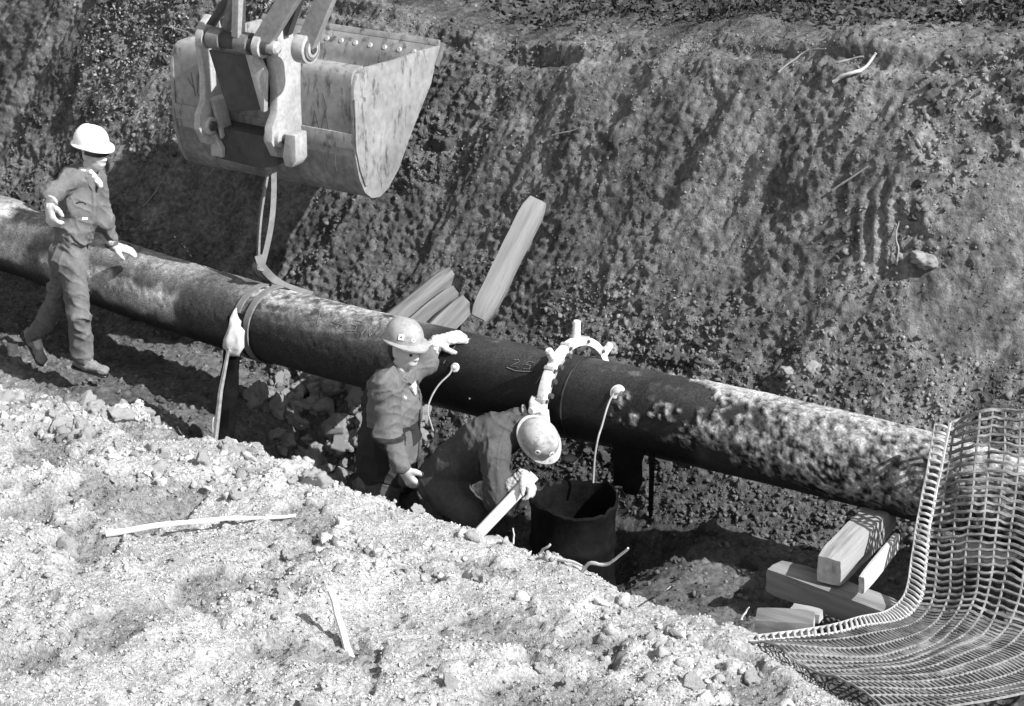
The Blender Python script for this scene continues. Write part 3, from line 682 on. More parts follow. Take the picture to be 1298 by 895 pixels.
# the tapered link below the cross pin, painted dark for its shade
lk = [at_plane(q[0], q[1], pc-outv*.05, outv) for q in ((268, 62), (335, 74), (336, 138), (296, 140), (286, 120))]
MB().prism([p+outv*.03 for p in lk], [p-outv*.06 for p in lk]).build('tapered_link', M['dirty_shaded'], bucket, .006)
lk = [at_plane(q[0], q[1], pc+outv*.0, outv) for q in ((312, 68), (327, 70), (337, 92), (336, 142), (332, 140))]
MB().prism([p+outv*.012 for p in lk], [p-outv*.03 for p in lk]).build('link_lit_edge', M['steel'], bucket, .005)  # sunlit edge of the link, painted as a strip of brighter steel
# box between the ears, its dark colour standing in for their shadow
q0 = [at_plane(q[0], q[1], P0+outv*.16, outv) for q in ((270, 160), (352, 176), (352, 210), (330, 214), (272, 200))]
MB().prism([p for p in q0], [p-outv*.20 for p in q0]).build('ear_box', M['dirty_shaded'], bucket, .01)
q0 = [at_plane(q[0], q[1], P0+outv*.17, outv) for q in ((267, 122), (273, 128), (284, 172), (282, 176))]
MB().prism([p+outv*.02 for p in q0], [p-outv*.1 for p in q0]).build('ear_lit_edge', M['steel'], bucket, .004)
q0 = [at_plane(q[0], q[1], P0+outv*.17, outv) for q in ((268, 163), (272, 163), (284, 188), (284, 199), (270, 196))]
MB().prism([p+outv*.02 for p in q0], [p-outv*.1 for p in q0]).build('ear_lit_edge', M['steel'], bucket, .004)  # bright steel strips stand in for the sunlit edges of ear and box
# hook block on the right ear
q0 = [at_plane(q[0], q[1], P0+outv*.33, outv) for q in ((361, 170), (374, 172), (375, 205), (370, 213), (361, 211), (358, 200))]
MB().prism([p-outv*.0 for p in q0], [p-outv*.13 for p in q0]).build('hook_block', M['steel'], bucket, .012)
# arms going up out of the picture
def bar(px0, py0, px1, py1, off, wd, th, m, ext=.9, name='arm'):
    a = at_plane(px0, py0, P0+outv*off, outv); b = at_plane(px1, py1, P0+outv*off, outv); d = (b-a).normalized(); e = a+d*((b-a).length+ext)
    sd_ = d.cross(outv).normalized()
    return MB().box((a+e)/2, sd_, outv, d, wd/2, th/2, (e-a).length/2).build(name, m, bucket, .008)
bar(387, 60, 412, 0, .24, .125, .06, M['steel'])
e0 = at_plane(387, 61, P0+outv*.24, outv)
for r, l, mm in ((.098, .045, 'steel'), (.074, .058, 'bucket_dark'), (.055, .064, 'steel'), (.030, .072, 'dirty_shaded')):
    MB().tube([e0-W*.045, e0+W*l], r, 32).build('arm_eye', M[mm], bucket, .004)
bar(331, 56, 366, 0, .30, .125, .07, M['steel'])
bar(302, 46, 303, 0, .32, .055, .08, M['steel'])
bar(285, 44, 296, 0, .26, .05, .06, M['bucket_dark'])
bar(262, 40, 288, 0, .22, .05, .05, M['dirty_shaded'])
bar(360, 40, 374, 0, .10, .10, .06, M['dirty_shaded'])
# sling: two falls of webbing from the hook to a strap round the pipe
sling = empty('lifting_sling', tuple(on_pipe(336, 0)[0]), 'webbing sling hanging from the bucket and looped round the pipe', 'sling')
def ribbon(pts, wd, th, wdir, name='strap'):
    m = MB(); rows = []
    for i, p in enumerate(pts):
        t_ = (pts[min(i+1, len(pts)-1)]-pts[max(i-1, 0)]).normalized(); wv = wdir(i) if callable(wdir) else wdir
        wv = (wv-t_*wv.dot(t_)).normalized(); n_ = t_.cross(wv)
        rows.append([m.bm.verts.new(p+wv*wd*a+n_*th*b) for a, b in ((-.5, -.5), (.5, -.5), (.5, .5), (-.5, .5))])
    for a, b in zip(rows, rows[1:]):
        for j in range(4): m.bm.faces.new((a[j], a[(j+1) % 4], b[(j+1) % 4], b[j]))
    m.bm.faces.new(rows[0][::-1]); m.bm.faces.new(rows[-1])
    return m.build(name, M['strap'], sling)
hk = at_plane(344, 216, P0+outv*.12, outv); topc = on_pipe(338, -8, .03)[0]
tt = (pipe_at(s_of(336))[1])
kn = at_y(328, 342, topc.y-.02)
def sway(a, b, bow, n=12): return [a.lerp(b, i/n)+Vector((bow*math.sin(PI*i/n), 0, 0)) for i in range(n+1)]
ribbon(sway(hk+W*.02, kn+Vector((.015, -.02, .0)), .03), .036, .014, W*.7-B*.7, 'webbing_fall')
ribbon(sway(hk-W*.025, kn+Vector((-.005, .01, .0)), -.02), .036, .014, W*.7+B*.5, 'webbing_fall')
ribbon([hk+UP*.09, hk+UP*.02+outv*.03, hk-UP*.06], .05, .02, W, 'webbing_eye')
ribbon(catmull([kn+UP*.10, kn+Vector((.03, -.01, .02)), on_pipe(345, -14, .02)[0]+Vector((0, 0, .02)), on_pipe(362, -22, .012)[0], on_pipe(378, -34, .008)[0]], 5), .05, .016, lambda i: Vector((SV[0], SV[1], 0))*.35+Vector((TV[0], TV[1], 0))*.4, 'webbing_tail')
ribbon(catmull([kn+Vector((-.01, 0, .05)), kn+Vector((-.015, 0, 0)), on_pipe(334, -18, .015)[0], on_pipe(346, -10, .012)[0], on_pipe(352, 2, .012)[0]], 5), .05, .016, tt, 'webbing_tail')
for dx, w2 in ((0, .05), (15, .05)):
    ribbon([on_pipe(336+dx-(3 if a > 40 else 0)*0-.035*a, a-2, .010+.004*(dx > 0))[0] for a in range(-20, 205, 6)], w2, .012, tt, 'pipe_loop')
#PART3
# ------------------------------------------------------------------ timbers
def timber(name, a, b, wdir, wd, th, m, end_m, label, cat='timber', group=None, chop=0., seed=0, worn=.10):
    """a beam from a to b; wdir sets the broad face"""
    a, b = Vector(a), Vector(b); d = (b-a).normalized(); wv = (wdir-d*wdir.dot(d)).normalized(); tv = d.cross(wv)
    o = empty(name, tuple((a+b)/2), label, cat, group)
    n = max(6, int((b-a).length/.06)); rows = []; mbm = bmesh.new(); rg = random.Random(seed)
    K = 20
    prof = []
    for k in range(K):
        q = (k % 5)/5; s_ = k//5; c = [(-1, -1), (1, -1), (1, 1), (-1, 1)]; p0, p1 = c[s_], c[(s_+1) % 4]
        u_, v_ = p0[0]+(p1[0]-p0[0])*q, p0[1]+(p1[1]-p0[1])*q
        if k % 5 == 0: u_ *= .965; v_ *= .965
        prof.append((u_, v_))
    for i in range(n+1):
        f = i/n; c = a.lerp(b, f); row = []; es = 1-worn*max(0, 1-min(i, n-i)/2.)**2
        for k, (u_, v_) in enumerate(prof):
            j1 = vnoise(k*.9+seed*3, f*4, seed, seed)*.018+vnoise(k*2.3, f*14, seed, seed+3)*.008
            j1 = float(j1); row.append(mbm.verts.new(c+wv*(u_*es*wd/2*(1+j1*2.6))+tv*(v_*es*th/2*(1+j1*2.6))+d*(float(vnoise(k*.8, seed, 0, 8))*.004 if i in (0, n) else 0)))
        rows.append(row)
    for r0, r1 in zip(rows, rows[1:]):
        for k in range(K): mbm.faces.new((r0[k], r0[(k+1) % K], r1[(k+1) % K], r1[k]))
    f0 = mbm.faces.new(rows[0][::-1]); f1 = mbm.faces.new(rows[-1]); f0.material_index = f1.material_index = 1
    bmesh.ops.recalc_face_normals(mbm, faces=mbm.faces)
    me = bpy.data.meshes.new('beam'); mbm.to_mesh(me); mbm.free()
    ob = link('beam', me, [m, end_m], o)
    try: me.set_sharp_from_angle(angle=math.radians(35))
    except Exception: pass
    return o
# wood grain runs along each timber: own materials stretched along the beam's direction
def grain(name, dark, light, d, fine=.8):
    m = mat(name, dark, light, 5., .88, .5, 18., spec=.15, fine=(16., fine*.95, 1.12), bdist=.010, scuff=(5., .55, .55, (1, 1, 1)))
    nt_ = m.node_tree; tc = [n for n in nt_.nodes if n.type == 'TEX_COORD'][0]
    mp = nt_.nodes.new('ShaderNodeMapping'); q = Vector(d).normalized().rotation_difference(Vector((1, 0, 0))).to_euler()
    mp.vector_type = 'POINT'; mp.inputs['Rotation'].default_value = q; mp.inputs['Scale'].default_value = (1, 1, 1)
    m2 = nt_.nodes.new('ShaderNodeVectorMath'); m2.operation = 'MULTIPLY'; m2.inputs[1].default_value = (.12, 1.6, 1.6)
    tos = [l.to_socket for l in tc.outputs['Object'].links]
    for l in list(tc.outputs['Object'].links): nt_.links.remove(l)
    nt_.links.new(tc.outputs['Object'], mp.inputs['Vector']); nt_.links.new(mp.outputs[0], m2.inputs[0])
    for s_ in tos: nt_.links.new(m2.outputs[0], s_)
    return m
tl_b = at_d(608, 404, 15.35); tl_t = at_d(680, 258, 15.35)
d_ = (tl_t-tl_b)
timber('leaning_timber', tl_b, tl_t+d_*.03, Vector((1, -.35, -.4)), .155, .10, grain('timber_grain', .19, .30, d_), M['timber_end'], 'long square timber leaning upright against the far bank behind the pipe', seed=3, worn=.28)
for i, (x0, y0, x1, y1, dp0, dp1, wd, th, lab, sd_) in enumerate((
        (500, 410, 574, 350, 15.55, 15.75, .17, .13, 'uppermost of the three old timbers leaning behind the pipe', 5),
        (522, 418, 578, 372, 15.40, 15.58, .15, .11, 'split middle one of the three old timbers leaning behind the pipe', 8),
        (548, 425, 590, 384, 15.22, 15.40, .15, .12, 'lowest and shortest of the three old timbers leaning behind the pipe', 11))):
    a, b = at_d(x0, y0, dp0), at_d(x1, y1, dp1); a = a+(a-b)*.35
    timber('old_timber', a, b, Vector((.6, -.2, -.8)), wd, th, grain('old_grain', .10, .22, b-a, .6), M['timber'], lab, group='old timbers leaning behind the pipe', seed=sd_, worn=.22)
# cribbing that carries the pipe at the right
def block(px0, py0, dep, dvec, length, up_tilt, wd, th, m, lab, name='crib_timber', seed=0, cat='timber', group='crib timbers under the pipe'):
    """px0,py0 is the centre of the near end face"""
    a = at_d(px0, py0, dep); d = Vector(dvec).normalized(); d.z = up_tilt
    return timber(name, a, a+d*length, Vector((0, 0, 1)).cross(d), wd, th, m, M['timber'], lab, cat, group, seed=seed)
dT = Vector((.50, .87, 0)); dS = Vector((.80, -.60, 0))
block(1051, 724, 12.62, dT, .80, .03, .15, .17, grain('crib_grain', .24, .34, dT, .9), 'thick pale squared timber lying on the lower timber under the pipe', seed=21)
block(981, 729, 12.95, (.76, -.65, 0), 1.1, -.02, .17, .15, grain('crib_grain', .20, .28, dS, .9), 'lower squared timber lying crosswise beneath the thick pale one', seed=23)
block(1092, 742, 12.45, dT, .5, .10, .035, .11, M['board'], 'thin pale plank leaning beside the thick squared timber', 'plank', 25, 'plank', None)
block(958, 790, 12.3, (.96, -.2, 0), .30, .03, .16, .12, grain('crib_grain', .13, .22, dS, .7), 'short weathered wood block half sunk in soil before the crib timbers', 'wood_block', 27, 'wood block', None)
block(1004, 774, 12.5, (.9, -.42, 0), .16, -.02, .08, .06, grain('crib_grain', .26, .36, dS, .8), 'small wood wedge beside the half sunk block', 'wood_wedge', 29, 'wedge', None)
# split stake standing in front of the pipe, top smeared with pale mud
st_o = empty('marker_post', tuple(at_y(283, 545, 14.1)), 'dark upright post before the pipe with a pale ragged wrap round its top', 'post')
pa, pb = at_y(283, 560, 14.15), at_y(299, 402, 14.25)
m = MB(); n = 14; rows = []; dd = (pb-pa); 
for i in range(n+1):
    f = i/n; c = pa+dd*f; r = .066*(1-.2*f) ; rows.append([m.bm.verts.new(c+Vector((math.cos(a*PI/4+.4)*r*(1+.18*math.sin(a*2.3+i*.7)), math.sin(a*PI/4+.4)*r*.8*(1+.15*math.sin(a*1.7+i)), .02*math.sin(a*2.1) if i == n else 0))) for a in range(8)])
for a, b in zip(rows, rows[1:]):
    for k in range(8): m.bm.faces.new((a[k], a[(k+1) % 8], b[(k+1) % 8], b[k]))
m.bm.faces.new(rows[-1]); m.bm.faces.new(rows[0][::-1]); m.build('post_wood', M['drum'], st_o)
V, Fc = ico(3, 81, .35); ctr_ = pa+dd*.86+Vector((.0, -.05, 0)); zz = dd.normalized(); 
V = V*np.array([.055, .05, .15]); V = V+V[:, 2:3]*np.array([zz.x, zz.y, 0])+np.array(tuple(ctr_))
V[:, :2] += .012*np.stack([vnoise(V[:, 0]*40, V[:, 1]*40, V[:, 2]*30, 3), vnoise(V[:, 0]*40, V[:, 1]*40, V[:, 2]*30, 4)], 1)
link('ragged_wrap', mesh_np('ragged_wrap', V, Fc), M['board'], st_o)
MB().tube([pa+dd*.02+Vector((-.05, -.06, 0)), pa+dd*.45+Vector((-.045, -.065, 0)), pa+dd*.78+Vector((-.02, -.07, 0))], [.020, .017, .012], 6).build('hanging_strip', M['timber_old'], st_o)
# ------------------------------------------------------------------ tarred drum
dc = at_d(727, 633, 13.62); dz = dc.z; R_d = .245
drum = empty('oil_drum', (dc.x, dc.y, dz-.80), 'black tarred open drum standing on the trench floor under the drain hose', 'drum')
m = MB(); n = 56; levels = [(-.82, .985), (-.78, 1.), (-.60, .99), (-.57, 1.035), (-.54, 1.035), (-.51, .99), (-.30, .985), (-.27, 1.035), (-.24, 1.035), (-.21, .99), (-.06, 1.0), (-.02, 1.05), (.0, 1.06), (.012, 1.0), (-.02, .95), (-.30, .94), (-.42, .93)]
rows = []
for lz, rr in levels:
    row = []
    for k in range(n):
        a = 2*PI*k/n; j1 = .015*math.sin(a*2+1)*(1+lz)+.012*float(vnoise(math.cos(a)*3, math.sin(a)*3, lz*6, 5)); sag = (.02*math.sin(2*a+.4)+.008*math.sin(3*a+2)+.012*float(vnoise(k*.9, 0, 0, 6)))*max(0, 1+lz*4)
        row.append(m.bm.verts.new((dc.x+R_d*(rr+j1)*math.cos(a), dc.y+R_d*(rr+j1)*math.sin(a), dz+lz+sag)))
    rows.append(row)
for a, b in zip(rows, rows[1:]):
    for k in range(n): m.bm.faces.new((a[k], a[(k+1) % n], b[(k+1) % n], b[k]))
m.bm.faces.new(rows[0][::-1]); m.build('drum_wall', M['drum'], drum)
MB().tube([(dc.x, dc.y, dz-.40), (dc.x, dc.y, dz-.385)], R_d*.92, 40).build('tar', M['dark'], drum)
# bright stones and scraps beyond the crouching man
for (px, py, dp, r, nm, lab, mm) in ((745, 570, 14.1, .026, 'rag', 'small white rag lying under the pipe near the drum', 'white'), (722, 581, 14.1, .04, 'stone', 'flat pale stone lying behind the crouching man', 'stone'),
                                     (688, 728, 12.6, .03, 'stone', 'small round stone beside the foot of the black drum', 'stone')):
    V, Fc = ico(2, int(px), .3); c = at_d(px, py, dp); V = V*r*np.array([1.1, 1, .7])+np.array(tuple(c))
    o = link(nm, mesh_np(nm, V, Fc), M[mm]); tag(o, lab, nm)
# ------------------------------------------------------------------ sticks, roots, twigs
def stick(name, pts, r, m, label, cat, nseg=5, group=None, n=7, taper=.45):
    c = catmull(pts, nseg); k = len(c); rr = [r*(1-taper*i/(k-1))*(1+.18*float(vnoise(i*.9, r*900, 0, 3))) for i in range(k)]
    c = [p+Vector((float(vnoise(i*.5, 1, r*700, 8)), float(vnoise(i*.5, 7, r*700, 9)), float(vnoise(i*.5, 3, r*700, 10))))*r*.5 for i, p in enumerate(c)]
    o = MB().tube(c, rr, n).build(name, M[m]); return tag(o, label, cat, group)
def on(px, py, lift=.01):
    p = surf(px, py); p.z += lift; return p
a, b = on(136, 684, .03), on(374, 660, .03); stick('stick', [a, a.lerp(b, .3)+Vector((0, 0, .02)), a.lerp(b, .62)+Vector((0, .02, .01)), b], .017, 'wood_pale', 'long pale stick lying across the near bank', 'stick')
a = on(443, 826, 0); b = at_y(419, 748, a.y+.12); stick('stake', [a-(b-a)*.15, a.lerp(b, .5), b], .018, 'wood_pale', 'short pale stake poking up from a hollow in the near bank', 'stake', taper=.1)
YC = at_z(740, 722, .93).y
def cyq(px, py): return at_y(px, py, YC+.55*(740-px)/200)
stick('root', [cyq(684, 702), cyq(691, 695), cyq(698, 691)], .010, 'root_pale', 'small root stub sticking out of the near bank crest by the drum', 'root')
stick('root', [cyq(698, 713), cyq(710, 709), cyq(726, 713), cyq(741, 719)], .010, 'root_pale', 'low curling root on the near bank crest before the drum', 'root')
stick('root', [cyq(738, 724), cyq(750, 714), cyq(768, 716), cyq(782, 706), cyq(797, 696)], .011, 'root_pale', 'long bent root rising from the near bank crest right of the drum', 'root')
stick('twig', [at_d(650, 690, 12.6), at_d(651, 680, 12.6), at_d(650, 670, 12.6)], .006, 'root_pale', 'thin upright twig on the near bank crest left of the drum', 'twig')
stick('twig', [on(270, 552, .0), on(270, 552, .09), on(272, 552, .13)], .006, 'root_pale', 'tiny upright twig on the near bank crest before the dark post', 'twig')
stick('twig', [on(832, 757, .01), at_d(840, 750, 12.0), at_d(850, 744, 12.0)], .006, 'root', 'short twig leaning off the near bank crest right of the roots', 'twig')
stick('twig', [at_d(940, 785, 12.2), at_d(944, 778, 12.2), at_d(950, 770, 12.2)], .007, 'root_pale', 'pale splinter standing beside the half sunk wood block', 'twig')
def wall_stick(pts, r, m, label, name='twig', cat='twig', lift=.03):
    o3 = Vector((0, -1, .4)).normalized()
    stick(name, [surf(*q)+o3*lift for q in pts], r, m, label, cat)
wall_stick([(1054, 106), (1066, 98), (1084, 92), (1098, 84), (1110, 68)], .014, 'root_pale', 'thick pale root near the top of the far bank at the right', 'root', 'root')
wall_stick([(1062, 80), (1078, 76), (1094, 72)], .009, 'root', 'thin root above the thick pale root on the far bank', 'root', 'root')
wall_stick([(986, 92), (1004, 78), (1022, 66), (1046, 62)], .007, 'root', 'curved thin root left of the thick pale root on the far bank', 'root', 'root')
wall_stick([(1054, 242), (1078, 226), (1104, 209)], .008, 'root', 'straight grey twig on the middle of the far bank at the right')
wall_stick([(700, 172), (718, 168), (736, 163)], .007, 'root', 'short grey twig on the far bank above the leaning timber')
wall_stick([(1136, 336), (1138, 316), (1135, 300), (1138, 282)], .007, 'root', 'thin hanging root beside the scraped ledge of the far bank', 'root', 'root')
wall_stick([(222, 300), (234, 312), (244, 326)], .007, 'root_pale', 'pale twig on the far bank behind the left stretch of pipe')
wall_stick([(182, 262), (196, 246), (204, 232)], .006, 'root', 'faint twig on the far bank right of the walking man')
wall_stick([(206, 34), (224, 37), (240, 42)], .005, 'root', 'thin twig on the far bank left of the bucket arms')
wall_stick([(1212, -6), (1216, 5), (1220, 15)], .012, 'root_pale', 'pale branch tip at the dark scrub above the far bank', 'branch', 'branch')
for (px, py, r, lab) in ((1172, 332, .065, 'large pale stone lying on the scraped ledge of the far bank'), (1028, 470, .055, 'rounded stone at the foot of the far bank behind the crusted pipe'), (1000, 474, .05, 'smaller stone beside the rounded one behind the crusted pipe'), (776, 442, .05, 'flat stone on the slope just behind the ring clamp')):
    V, Fc = SH2[int(px) % 10]; c = surf(px, py); V = V*r*np.array([1.15, .9, .75])+np.array([c.x, c.y, c.z+r*.3])
    tag(link('stone', mesh_np('stone', V, Fc), M['stone']), lab, 'stone')
# scrub and leaf litter above the far bank
def leaves(name, n, mask, size, h, m, label, tone, seed):
    rg = np.random.default_rng(seed); pick = rg.choice(np.flatnonzero(mask.ravel()), n); pos = P.reshape(-1, 3)[pick].copy()
    pos[:, :2] += rg.normal(size=(n, 2))*.05; hh = h*rg.random(n)**1.5; cl = sstep(-.1, .4, fbm(pos[:, 0]*1.6, pos[:, 1]*1.6, pos[:, 2]*0, 3, seed)); pos[:, 2] += hh*cl
    Rm = np.linalg.qr(rg.normal(size=(n, 3, 3)))[0]; L_ = size*(.5+rg.random(n)); tri = np.array([[0, -.5, 0], [.28, 0, .08], [0, .5, 0], [-.28, 0, .08]])
    V = np.einsum('nij,vj->nvi', Rm, tri)*L_[:, None, None]+pos[:, None]
    Fc = np.arange(n*4).reshape(n, 4); tn = np.repeat(tone*(.5+rg.random(n)), 4)
    return tag(link(name, mesh_np(name, V.reshape(-1, 3), Fc, {'tone': tn}), m, None, False), label, 'undergrowth', None, 'stuff')
top = (SS > -6.5) & (SS < 6) & (TT > 2.05) & (TT < 5.9)
leaves('undergrowth', 14000, top & (TT > 2.62+.22*fbm(SS*1.5, 0*SS, 0*SS, 3, 99)), .05, .40, M['leaf'], 'dark scrub and leaf litter growing above the far bank', .035, 5)
leaves('undergrowth', 900, top & (TT < 3.0), .035, .03, M['leaf'], 'scattered litter along the top edge of the far bank', .13, 6)
leaves('undergrowth', 5000, (TT > 1.25) & (TT < 2.2) & (SS < s_of(330)) & (SS > -6.2) & (patch > .15), .026, .03, M['leaf'], 'grass and roots clinging to the far bank at the left', .17, 7)
# ------------------------------------------------------------------ safety net at the right
net = empty('safety_net', tuple(at_z(1140, 765, .8)), 'grey plastic mesh barrier draped over the pipe at the right and trailing across soil', 'barrier net')
def cord(ctrl, yv, zg):
    """first points hang in a vertical sheet, the rest lie on the ground"""
    pts = []
    for (px, py), y_, z_ in ctrl: pts.append(at_y(px, py, y_) if y_ else at_z(px, py, z_))
    return catmull(pts, 16)
JJ = [0, .045, .22, .5, .74, 1.0]
KEY = [
 [((1185, 540), 11.66, 0), ((1163, 660), 11.45, 0), ((1142, 762), 11.12, 0), ((1072, 786), 0, .84), ((940, 806), 0, .94)],
 [((1203, 538), 11.63, 0), ((1180, 660), 11.41, 0), ((1160, 772), 11.04, 0), ((1078, 796), 0, .85), ((950, 812), 0, .94)],
 [((1232, 527), 11.58, 0), ((1220, 655), 11.32, 0), ((1203, 778), 10.9, 0), ((1120, 826), 0, .86), ((990, 824), 0, .95)],
 [((1300, 519), 11.48, 0), ((1288, 660), 11.2, 0), ((1262, 785), 10.75, 0), ((1170, 842), 0, .88), ((1035, 848), 0, .96)],
 [((1372, 519), 11.34, 0), ((1362, 690), 11.05, 0), ((1330, 812), 10.6, 0), ((1225, 864), 0, .92), ((1080, 872), 0, .98)],
 [((1450, 525), 11.28, 0), ((1440, 720), 10.9, 0), ((1400, 836), 10.4, 0), ((1290, 884), 0, .97), ((1130, 906), 0, 1.0)]]
KC = np.array([[tuple(p) for p in cord(k, 0, 0)] for k in KEY])      # keys x samples x 3
cum = np.linalg.norm(np.diff(KC[2], axis=0), axis=1); cum = np.concatenate([[0], np.cumsum(cum)]); total = cum[-1]
def net_pt(j, v):
    i = np.interp(v*total, cum, np.arange(KC.shape[1])); k = min(int(i), KC.shape[1]-2); f = i-k
    col = KC[:, k]*(1-f)+KC[:, k+1]*f
    # smooth across the keys
    q = np.interp(j, JJ, np.arange(len(JJ))); kk = min(int(q), len(JJ)-2); g = q-kk; g2 = g
    a, b, c, d = col[max(kk-1, 0)], col[kk], col[kk+1], col[min(kk+2, len(JJ)-1)]
    lin = b*(1-g2)+c*g2; cm = .5*((2*b)+(c-a)*g+(2*a-5*b+4*c-d)*g*g+(3*b-a-3*c+d)*g**3); p = .5*lin+.5*cm
    wv = .012*math.sin(j*31+v*9)*(1-v)+.030*vnoise(j*7, v*9, 0, 71)+.014*vnoise(j*16, v*20, 0, 75)
    return Vector(p)+Vector((0, -float(wv), float(wv)*.5+.02*float(vnoise(j*6, v*6, 3, 72))))
cols = [0, .045]+list(np.linspace(.11, 1.0, 13))
for i, j in enumerate(cols):
    MB().tube([net_pt(j, v) for v in np.linspace(0, 1, 70)], .0068 if i > 1 else .009, 6).build('long_cord', M['net'] if i > 1 else M['net_pale'], net)
nv = 50
for k, v in enumerate(np.concatenate([np.linspace(0.0, .47, 27), np.linspace(.483, 1.0, 46)])):
    pts = []
    for q, j in enumerate(np.linspace(.045, 1.0, 64)):
        ph = ((j-.12)/.08) % 1; p = net_pt(j, v+.0012*math.sin(ph*2*PI)+.002*float(vnoise(j*20, k*.7, 0, 73))); pts.append(p)
    up_ = v < .48
    MB().tube(pts, .0098 if up_ else .0068, 5).build('cross_strand', M['net'], net)
for k in range(62):      # laced border: fat loops between the two edge cords
    v = .004+k/62*.98; a, b = net_pt(-.0, v), net_pt(.055, v+.012); c = net_pt(.0, v+.0085)
    mid_ = (a+b)/2+Vector((0, -.012, .012))
    MB().tube(catmull([a+Vector((0, 0, 0)), mid_, b], 4), .0082, 6).build('lacing', M['net_pale'], net)
# stakes that hold the sheet up beyond the picture's edge
sk = empty('net_stake', tuple(net_pt(1.0, .3)), 'steel stake holding the mesh barrier up at its far right', 'stake')
p = net_pt(.97, .02); MB().tube([Vector((p.x+.02, p.y+.03, ground_z(p)-.3)), Vector((p.x+.02, p.y+.03, p.z+.12))], .016, 10).build('stake_shaft', M['dirty_shaded'], sk)
# crumpled pale sheet behind the net
m = MB(); g = []
for i in range(9):
    row = []
    for k in range(14):
        b0 = at_y(1212+k*11, 686+i*4.2-(k*.4)+6*math.sin(k*.55), 11.75+.02*i); b0 += Vector((0, .07*float(vnoise(k*.6, i*.5, 1, 3)), .05*float(vnoise(k*.7, i*.6, 2, 4)))); row.append(b0)
    g.append(row)
vs = [[m.bm.verts.new(p) for p in r] for r in g]
for i in range(8):
    for k in range(13): m.bm.faces.new((vs[i][k], vs[i+1][k], vs[i+1][k+1], vs[i][k+1]))
gm = bmesh.ops.solidify(m.bm, geom=m.bm.faces[:], thickness=.006)
tag(m.build('crumpled_sheet', M['white']), 'crumpled white sheet caught behind the mesh barrier under the pipe', 'sheet')
#PART4
# ------------------------------------------------------------------ people: bodies grown as one smooth surface from tapered limbs
def A(v): return np.array(tuple(v), float)
def cap(a, b, ra, rb, sq=None): return ('c', A(a), A(b), ra, rb, sq)
def ell(c, r, ax=None): return ('e', A(c), np.array(r, float), np.eye(3) if ax is None else np.array([tuple(v) for v in ax], float))
def prim_box(p, pad):
    if p[0] == 'c':
        r = max(p[3], p[4])+pad; return np.minimum(p[1], p[2])-r, np.maximum(p[1], p[2])+r
    r = p[2].max()+pad; return p[1]-r, p[1]+r
def prim_d(p, X):
    if p[0] == 'c':
        a, b, ra, rb, sq = p[1:]
        ba = b-a; pa = X-a; h = np.clip((pa@ba)/(ba@ba+1e-12), 0, 1); q = pa-h[..., None]*ba
        if sq is not None:  # flattened along a direction: (direction, factor)
            n, f = sq; n = np.array(tuple(n)); dn = q@n; q = q+(dn*(1/f-1))[..., None]*n
        return np.linalg.norm(q, axis=-1)-(ra+(rb-ra)*h)
    c, r, ax = p[1:]; q = (X-c)@ax.T; k0 = np.linalg.norm(q/r, axis=-1); k1 = np.linalg.norm(q/(r*r), axis=-1)+1e-9
    return k0*(k0-1)/k1
